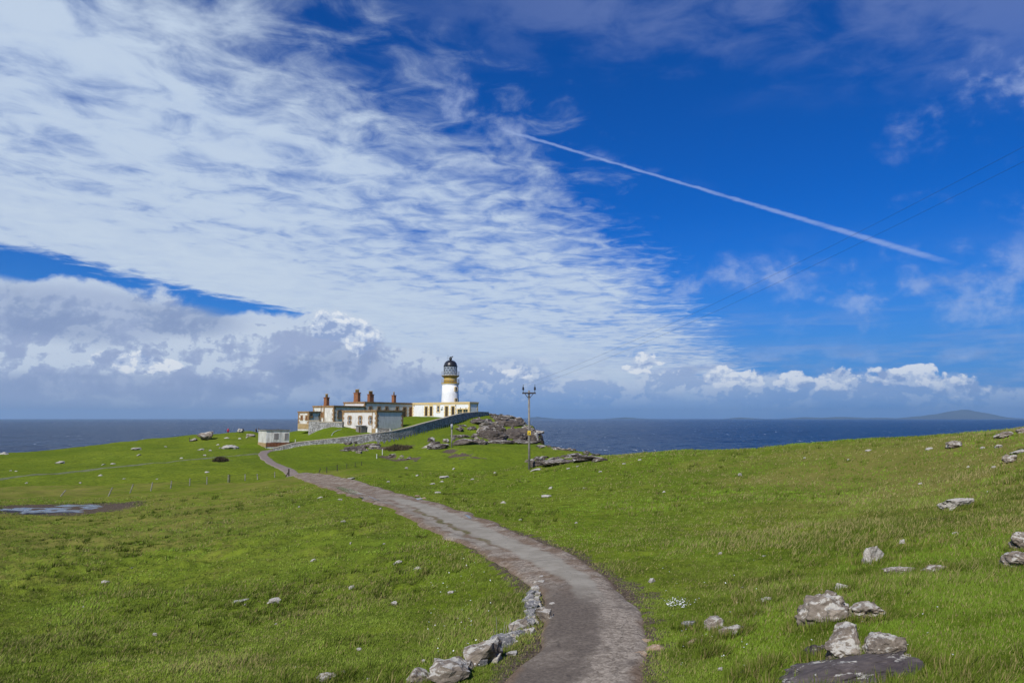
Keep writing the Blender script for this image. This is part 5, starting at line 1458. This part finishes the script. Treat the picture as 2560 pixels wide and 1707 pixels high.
# ================================================================== people on the seaward viewpoint
def person(px, py_head, d, label, jacket, trousers, pose, yaw=0.0, tall=1.72):
    head = at(px, py_head, d); gz = head[2] - tall
    T = thing('person', label, 'person', (head[0], head[1], gz), yaw)
    s = tall / 1.75
    J = {'pel': (0, 0, .95), 'ch': (0, .02, 1.25), 'nk': (0, .02, 1.47), 'hd': (0, 0, 1.60), 'ht': (0, 0, 1.70)}
    lk = {'stand': ((.10, 0, .52), (.11, .02, .08), (.11, -.14, .03), (-.10, 0, .52), (-.11, .02, .08), (-.11, -.14, .03)),
          'walk': ((.10, -.14, .54), (.11, -.24, .08), (.11, -.38, .05), (-.10, .10, .52), (-.11, .30, .12), (-.11, .20, .03))}[pose]
    arm = {'stand': ((.21, .02, 1.41), (.27, .03, 1.13), (.22, -.12, .92), (-.21, .02, 1.41), (-.27, .03, 1.13), (-.22, -.12, .92)),
           'walk': ((.21, .02, 1.41), (.29, .12, 1.15), (.26, .06, .90), (-.21, .02, 1.41), (-.40, -.06, 1.20), (-.52, -.22, 1.02))}[pose]
    V = [J['pel'], J['ch'], J['nk'], J['hd'], J['ht'], (.09, 0, .90), lk[0], lk[1], lk[2], (-.09, 0, .90), lk[3], lk[4], lk[5], arm[0], arm[1], arm[2], arm[3], arm[4], arm[5]]
    E = [(0, 1), (1, 2), (2, 3), (3, 4), (0, 5), (5, 6), (6, 7), (7, 8), (0, 9), (9, 10), (10, 11), (11, 12), (1, 13), (13, 14), (14, 15), (1, 16), (16, 17), (17, 18)]
    Rr = [.17, .19, .07, .105, .07, .115, .08, .055, .045, .115, .08, .055, .045, .085, .065, .045, .085, .065, .045]
    me = bpy.data.meshes.new('body_cage'); me.from_pydata([tuple(c * s for c in v) for v in V], E, []); me.update()
    o = bpy.data.objects.new('body_cage', me); COL.objects.link(o)
    md = o.modifiers.new('skin', 'SKIN'); md.use_smooth_shade = True
    for i, sv in enumerate(me.skin_vertices[0].data):
        sv.radius = (Rr[i] * s, Rr[i] * s); sv.use_root = (i == 0)
    sb = o.modifiers.new('sub', 'SUBSURF'); sb.levels = 2; sb.render_levels = 2
    dg = bpy.context.evaluated_depsgraph_get(); dg.update()
    bme = bpy.data.meshes.new_from_object(o.evaluated_get(dg))
    bpy.data.objects.remove(o)
    bme.materials.clear()
    for m in (trousers, jacket, M_SKIN): bme.materials.append(m)
    for p in bme.polygons:
        z = p.center.z / s; r = math.hypot(p.center.x, p.center.y) / s
        hand = z < 1.02 and abs(p.center.x) / s > 0.19 and z > 0.85 and pose == 'stand' or (pose == 'walk' and p.center.x / s < -0.47)
        p.material_index = 2 if (z > 1.47 or hand) else (1 if z > 0.86 else 0)
    link('body', bme, None, T)
    h = MB().lathe([(0.02 * s, 1.745 * s), (0.09 * s, 1.715 * s), (0.118 * s, 1.65 * s), (0.115 * s, 1.58 * s), (0.09 * s, 1.50 * s)], 14, 0, 0.025 * s)
    h.build('hood' if jacket is M_RED else 'hair', jacket if jacket is M_RED else M_BLACK, T, True)
    return T
M_RED = simple('red_jacket', (0.36, 0.02, 0.06), 0.8); M_PURP = simple('purple_jacket', (0.075, 0.02, 0.08), 0.8)
M_NAVY = simple('navy_clothing', (0.02, 0.022, 0.045), 0.8); M_SKIN = simple('skin', (0.42, 0.25, 0.18), 0.6)
person(570.5, 1070.2, 165, 'person in a red hooded jacket standing alone at the viewpoint', M_RED, M_NAVY, 'stand', math.pi)
person(607.5, 1070.2, 165, 'person in dark navy clothes beside the pointed rock', M_NAVY, M_NAVY, 'stand', 0.4)
person(640.5, 1070.2, 164, 'person in dark clothes striding ahead of a companion in purple', M_NAVY, M_NAVY, 'walk', math.pi / 2 * 0.9)
person(647.5, 1069.2, 164, 'person in a dark purple jacket walking just behind a companion', M_PURP, M_NAVY, 'stand', math.pi / 2)

# ================================================================== water lying on the ground
def m_puddle():
    m, n, b, o = mat('puddle_water')
    b.inputs['Base Color'].default_value = (0.05, 0.045, 0.04, 1); b.inputs['Roughness'].default_value = 0.06; b.inputs['Specular IOR Level'].default_value = 0.6
    bump(n, b, n.noise(geo_pos(n), 6.0, 3, 0.6), 0.01, 0.3)
    return m
M_PUD = m_puddle()
def bog():
    c = at(165, 1276, 53.5)
    xs = np.linspace(-7, 7, 100); ys = np.linspace(-8.0, 8.0, 100); X, Y = np.meshgrid(xs, ys)
    Xw, Yw = X + c[0], Y + c[1]
    Z = base_h(Xw.ravel(), Yw.ravel()).reshape(X.shape) + 0.15 - 0.6 * sstep(np.hypot((X + 0.2) / 5.2, (Y - 0.35 * X) / 5.0) + 0.7 * fbm(X, Y, 2.2, 3, 77), 0.4, 1.0) + 0.16 * fbm(X * 0.6, Y, 0.9, 3, 78)
    idx = np.arange(X.size).reshape(X.shape)
    Q = np.stack([idx[:-1, :-1].ravel(), idx[:-1, 1:].ravel(), idx[1:, 1:].ravel(), idx[1:, :-1].ravel()], 1)
    me = np_mesh('bog_water', np.stack([Xw.ravel(), Yw.ravel(), Z.ravel()], 1), Q, M_PUD)
    struct(link('bog_water', me))
bog()
def puddle(pts, lift):
    # pixel outline laid on the path surface
    P = [hit(px, py) for (px, py) in pts]
    n = len(P); cx_ = np.mean([p[0] for p in P]); cy_ = np.mean([p[1] for p in P])
    V = [(cx_, cy_, float(ground_h(np.array([cx_]), np.array([cy_]))[0]) + lift)] + [(p[0], p[1], p[2] + lift) for p in P]
    me = bpy.data.meshes.new('puddle'); me.from_pydata(V, [], [(0, 1 + i, 1 + (i + 1) % n) for i in range(n)]); me.update()
    struct(link('puddle', me, M_PUD))
puddle([(838, 1219), (850, 1219), (880, 1226), (905, 1236), (935, 1248), (950, 1254), (935, 1256), (905, 1248), (880, 1238), (858, 1231)], 0.085)
puddle([(1038, 1249), (1052, 1247), (1057, 1250), (1044, 1253)], 0.085)
puddle([(1160, 1290), (1172, 1293), (1180, 1300), (1172, 1300)], 0.085)

# ================================================================== islands on the horizon
def m_island():
    return simple('distant_moorland', (0.055, 0.060, 0.035), 0.95, 0.05, 0.3, 0.002)
M_ISL = m_island()
def island(label, prof, d=24500.0, depth=1800.0):
    # prof: (px, pixels above the horizon) ridge line
    p = np.array(prof, float); xs = np.linspace(p[0, 0], p[-1, 0], 70)
    hgt = np.interp(xs, p[:, 0], p[:, 1]) * d / F
    hgt = hgt * (1 + 0.10 * fbm(xs, xs * 0, 9.0, 3, 91))
    X = (xs - CX) / F * d; t = np.linspace(-1, 1, 13)
    V = []
    for j in t:
        k = (1 - abs(j) ** 1.6)
        for i in range(len(xs)): V.append((X[i], d + j * depth, hgt[i] * k * (1 + 0.12 * math.sin(i * 0.7 + j * 5)) - 3.0))
    n = len(xs); Q = [(a * n + i, a * n + i + 1, (a + 1) * n + i + 1, (a + 1) * n + i) for a in range(len(t) - 1) for i in range(n - 1)]
    me = bpy.data.meshes.new('island'); me.from_pydata(V, [], Q); me.update()
    o = link('island', me, M_ISL, None, True); o['kind'] = 'structure'
    return o
island('main', [(2240, 0), (2268, 2.5), (2300, 7), (2335, 11), (2360, 14), (2385, 20), (2400, 21), (2425, 18), (2450, 10), (2470, 5), (2500, 1.5), (2560, 2), (2620, 0)])
island('low', [(1975, 0), (1990, 3.5), (2012, 4.5), (2035, 3), (2060, 3.2), (2090, 5.5), (2120, 4.5), (2150, 2), (2190, 3.5), (2225, 0)])
island('low', [(1825, 0), (1845, 3.8), (1870, 2.0), (1890, 0)])
island('low', [(1500, 0), (1530, 2), (1560, 4.5), (1590, 2), (1640, 0)])
island('low', [(1290, 0), (1315, 2.5), (1340, 6), (1360, 4), (1385, 1.5), (1420, 0)])

# ================================================================== turf: blades of grass
def m_grass():
    m, n, b, o = mat('grass_blades')
    c = attr_node(n, 'gcol', 'Color')
    n.put(b.inputs['Base Color'], c)
    b.inputs['Roughness'].default_value = 0.9; b.inputs['Specular IOR Level'].default_value = 0.0
    gn = n.new('ShaderNodeNewGeometry').outputs['Normal']
    vm = n.new('ShaderNodeVectorMath', operation='NORMALIZE'); n.put(vm.inputs[0], n.vadd(n.scale(gn, (0.45, 0.45, 0.45)), (0.0, 0.0, 0.75)))
    n.l.new(vm.outputs[0], b.inputs['Normal'])
    tr = n.new('ShaderNodeBsdfTranslucent'); n.put(tr.inputs['Color'], c)
    mx_ = n.new('ShaderNodeMixShader'); mx_.inputs[0].default_value = 0.25
    n.l.new(b.outputs[0], mx_.inputs[1]); n.l.new(tr.outputs[0], mx_.inputs[2]); n.l.new(mx_.outputs[0], o.inputs['Surface'])
    return m
def make_grass(NT_=125000, NBL=7):
    g = np.random.default_rng(11)
    dmin, dmax = 6.2, 62.0
    u_ = g.random(NT_); d = 1 / (u_ ** 1.15 * (1 / dmin - 1 / dmax) + 1 / dmax)
    x = d * g.uniform(-0.84, 0.84, NT_); y = d
    pdist = line_dist(x, y, PATH_L[:200:2])
    s_at = np.interp(y, PATH_L[:, 1], PATH_S)
    hw = path_hw(s_at)
    edge = pdist / hw
    keep = (edge > 1.12) | ((edge > 0.88) & (g.random(NT_) < 0.35)) | ((edge < 0.3) & (y > 22) & (y < 33) & (g.random(NT_) < 0.05))
    bog_ = np.hypot((x - at(165, 1276, 53.5)[0]) / 5.5, (y - 53.5) / 3.0) < 0.9
    keep &= ~bog_
    x, y, d, edge = x[keep], y[keep], d[keep], edge[keep]; n = len(x)
    z = ground_h(x, y)
    tus = sstep(fbm(x, y, 2.6, 3, 51), 0.05, 0.42)
    right = sstep(x, 3, 10)
    dryp = np.clip(0.10 + 0.22 * sstep(fbm(x, y, 6.0, 3, 58), 0.0, 0.4) + 0.40 * right * sstep(fbm(x, y, 3.5, 2, 52), -0.15, 0.35) + 0.18 * tus + 0.25 * (1 - sstep(edge, 1.0, 1.45)), 0, 0.75)
    hb = (0.026 + 0.045 * tus * tus + 0.022 * right + 0.0006 * d) * np.where(edge < 1.25, 0.7, 1.0)
    tone = 0.58 + 0.62 * sstep(fbm(x, y, 0.9, 3, 54) + 0.4 * fbm(x, y, 5.0, 2, 57), -0.42, 0.42) ; big = sstep(fbm(x, y, 8.0, 2, 55), -0.3, 0.3)
    rep = lambda a: np.repeat(a, NBL)
    X, Y, Zr, Dd, HB = rep(x), rep(y), rep(z), rep(d), rep(hb)
    M = len(X); sp = 0.02 + 0.0022 * Dd
    X = X + g.normal(0, 1, M) * sp; Y = Y + g.normal(0, 1, M) * sp * 1.3
    L = HB * g.uniform(0.55, 1.5, M)
    th = g.uniform(0, np.pi, M); wd = (0.0032 + 0.00042 * Dd) * g.uniform(0.7, 1.3, M)
    lean = np.stack([0.45 + 0.55 * g.normal(0, 1, M), 0.5 * g.normal(0, 1, M)], 1) * L[:, None] * 0.8
    bx, by = np.cos(th) * wd, np.sin(th) * wd
    V = np.empty((M, 3, 3), np.float32)
    V[:, 0] = np.stack([X - bx, Y - by, Zr - 0.02], 1); V[:, 1] = np.stack([X + bx, Y + by, Zr - 0.02], 1)
    V[:, 2] = np.stack([X + lean[:, 0], Y + lean[:, 1], Zr + L], 1)
    base = np.array((0.172, 0.250, 0.027)); lush = np.array((0.146, 0.264, 0.020)); dull = np.array((0.172, 0.218, 0.042)); straw = np.array((0.370, 0.325, 0.130))
    B_ = rep(big)[:, None]
    C = (dull * (1 - B_) + lush * B_) * 0.6 + base * 0.4
    C = C * rep(tone * (1.14 + 0.16 * sstep(-x, 0, 5) * (1 - sstep(d, 22, 34)) - 0.26 * sstep(x, 1, 6) * (1 - sstep(d, 16, 30))))[:, None] * g.uniform(0.72, 1.28, M)[:, None]
    isd = g.random(M) < rep(dryp)
    C[isd] = straw * g.uniform(0.6, 1.15, isd.sum())[:, None]
    me = np_mesh('grass', V.reshape(-1, 3), np.arange(M * 3).reshape(-1, 3), m_grass(), False)
    col = np.ones((M, 3, 4), np.float32); col[:, :, :3] = C[:, None, :]
    attr(me, 'gcol', col.reshape(-1, 4), 'FLOAT_COLOR')
    o = stuff(link('grass', me)); o['label'] = 'short wind combed grass covering the slopes'; o['category'] = 'grass'
    return o
make_grass()
def make_tussocks(N=5200, NBL=26):
    g = np.random.default_rng(77)
    u_ = g.random(N * 3); d = 1 / (u_ * (1 / 7.0 - 1 / 60.0) + 1 / 60.0)
    x = d * g.uniform(-0.84, 0.84, N * 3); y = d
    den = sstep(fbm(x, y, 3.2, 3, 151), 0.02, 0.38) * np.where(x < 0, 1.0, 0.8)
    pd = line_dist(x, y, PATH_L[:200:2]); keep = (g.random(N * 3) < den) & (pd > 2.0)
    x, y, d = x[keep][:N], y[keep][:N], d[keep][:N]
    for (hx, hy, ha, hb_) in ROCK_FEET:      # longer grass left standing round the boulders
        m = int(40 + 90 * ha); a_ = g.uniform(0, 2 * np.pi, m); k_ = g.uniform(0.92, 1.25, m)
        x = np.append(x, hx + np.cos(a_) * ha * k_); y = np.append(y, hy + np.sin(a_) * hb_ * k_)
    d = np.maximum(y, 5.0); n = len(x); z = ground_h(x, y)
    R_ = (0.05 + 0.10 * g.random(n)) * (1 + d / 60); Ht = (0.07 + 0.09 * g.random(n)) * (1 + d / 90)
    dark = g.uniform(0.45, 1.0, n); strawp = np.where(x > 3, 0.42, 0.22) * g.random(n)
    rep = lambda a: np.repeat(a, NBL); M = n * NBL
    a = g.uniform(0, 2 * np.pi, M); r = np.sqrt(g.random(M)) * rep(R_)
    X = rep(x) + r * np.cos(a); Y = rep(y) + r * np.sin(a); Z = rep(z) - 0.02
    L = rep(Ht) * g.uniform(0.6, 1.25, M); out = 0.55 * L
    tx = X + np.cos(a) * out * r / rep(R_) + 0.35 * L + g.normal(0, 0.015, M); ty = Y + np.sin(a) * out * r / rep(R_) + g.normal(0, 0.015, M)
    th = g.uniform(0, np.pi, M); wd = 0.0038 + 0.00042 * rep(d)
    V = np.empty((M, 3, 3), np.float32)
    V[:, 0] = np.stack([X - np.cos(th) * wd, Y - np.sin(th) * wd, Z], 1); V[:, 1] = np.stack([X + np.cos(th) * wd, Y + np.sin(th) * wd, Z], 1); V[:, 2] = np.stack([tx, ty, Z + L], 1)
    C = np.array((0.165, 0.230, 0.030))[None] * rep(dark)[:, None] * g.uniform(0.75, 1.25, M)[:, None]
    isd = g.random(M) < rep(strawp); C[isd] = np.array((0.33, 0.28, 0.11)) * g.uniform(0.6, 1.1, isd.sum())[:, None]
    me = np_mesh('tussocks', V.reshape(-1, 3), np.arange(M * 3).reshape(-1, 3), MATS['grass_blades'], False)
    col = np.ones((M, 3, 4), np.float32); col[:, :, :3] = C[:, None, :]
    attr(me, 'gcol', col.reshape(-1, 4), 'FLOAT_COLOR')
    o = stuff(link('tussock_grass', me)); o['label'] = 'coarse tussocks standing above the cropped turf'; o['category'] = 'grass'
make_tussocks()
def make_daisies():
    g = np.random.default_rng(23); pts = []
    def add(n, px0, px1, py0, py1, ex=1.0):
        for _ in range(n):
            pts.append((g.uniform(px0, px1), py0 + (py1 - py0) * g.random() ** ex))
    add(60, 1640, 1900, 1400, 1690); add(40, 1600, 1720, 1560, 1700); add(80, 1060, 1260, 1400, 1640); add(50, 1100, 1340, 1330, 1450); add(20, 1140, 1260, 1660, 1700); add(14, 2000, 2500, 1450, 1700)
    for _ in range(120): pts.append((1692 + g.normal(0, 17), 1512 + g.normal(0, 7)))
    for _ in range(40): pts.append((1180 + g.normal(0, 20), 1385 + g.normal(0, 10)))
    V = []; Fc = []
    for (px, py) in pts:
        h = hit(px, min(py, 1705))
        if h is None or h[1] > 40: continue
        if line_dist(np.array([h[0]]), np.array([h[1]]), PATH_L[::4])[0] < 1.5: continue
        r = g.uniform(0.007, 0.012) * (1 + h[1] / 60); zc = h[2] + 0.045 + 0.02 * g.random(); tl = g.normal(0, 0.35, 2); k = len(V)
        for q in range(6):
            a = q * math.pi / 3; V.append((h[0] + r * math.cos(a), h[1] + r * math.sin(a), zc + r * (tl[0] * math.cos(a) + tl[1] * math.sin(a))))
        Fc.append(tuple(range(k, k + 6)))
    me = bpy.data.meshes.new('daisies'); me.from_pydata(V, [], Fc); me.update()
    o = stuff(link('daisies', me, simple('daisy_petals', (0.75, 0.75, 0.74), 0.7)))
    o['label'] = 'tiny white daisies dotted through the short grass'; o['category'] = 'flowers'
make_daisies()

# ================================================================== haze over the sea
def haze():
    b = MB().box(-34500, 34500, -3000, 34500, -14, 420)
    m = bpy.data.materials.new('sea_haze'); m.use_nodes = True
    n = NT(m.node_tree); n.n.clear()
    out = n.new('ShaderNodeOutputMaterial'); v = n.new('ShaderNodeVolumePrincipled')
    v.inputs['Color'].default_value = (0.45, 0.71, 1.0, 1); v.inputs['Density'].default_value = HAZE_D; v.inputs['Anisotropy'].default_value = 0.15
    n.l.new(v.outputs[0], out.inputs['Volume'])
    o = b.build('haze', m); stuff(o)
    o['label'] = 'thin sea haze softening the horizon'; o['category'] = 'haze'
HAZE_D = 4.2e-5
haze()
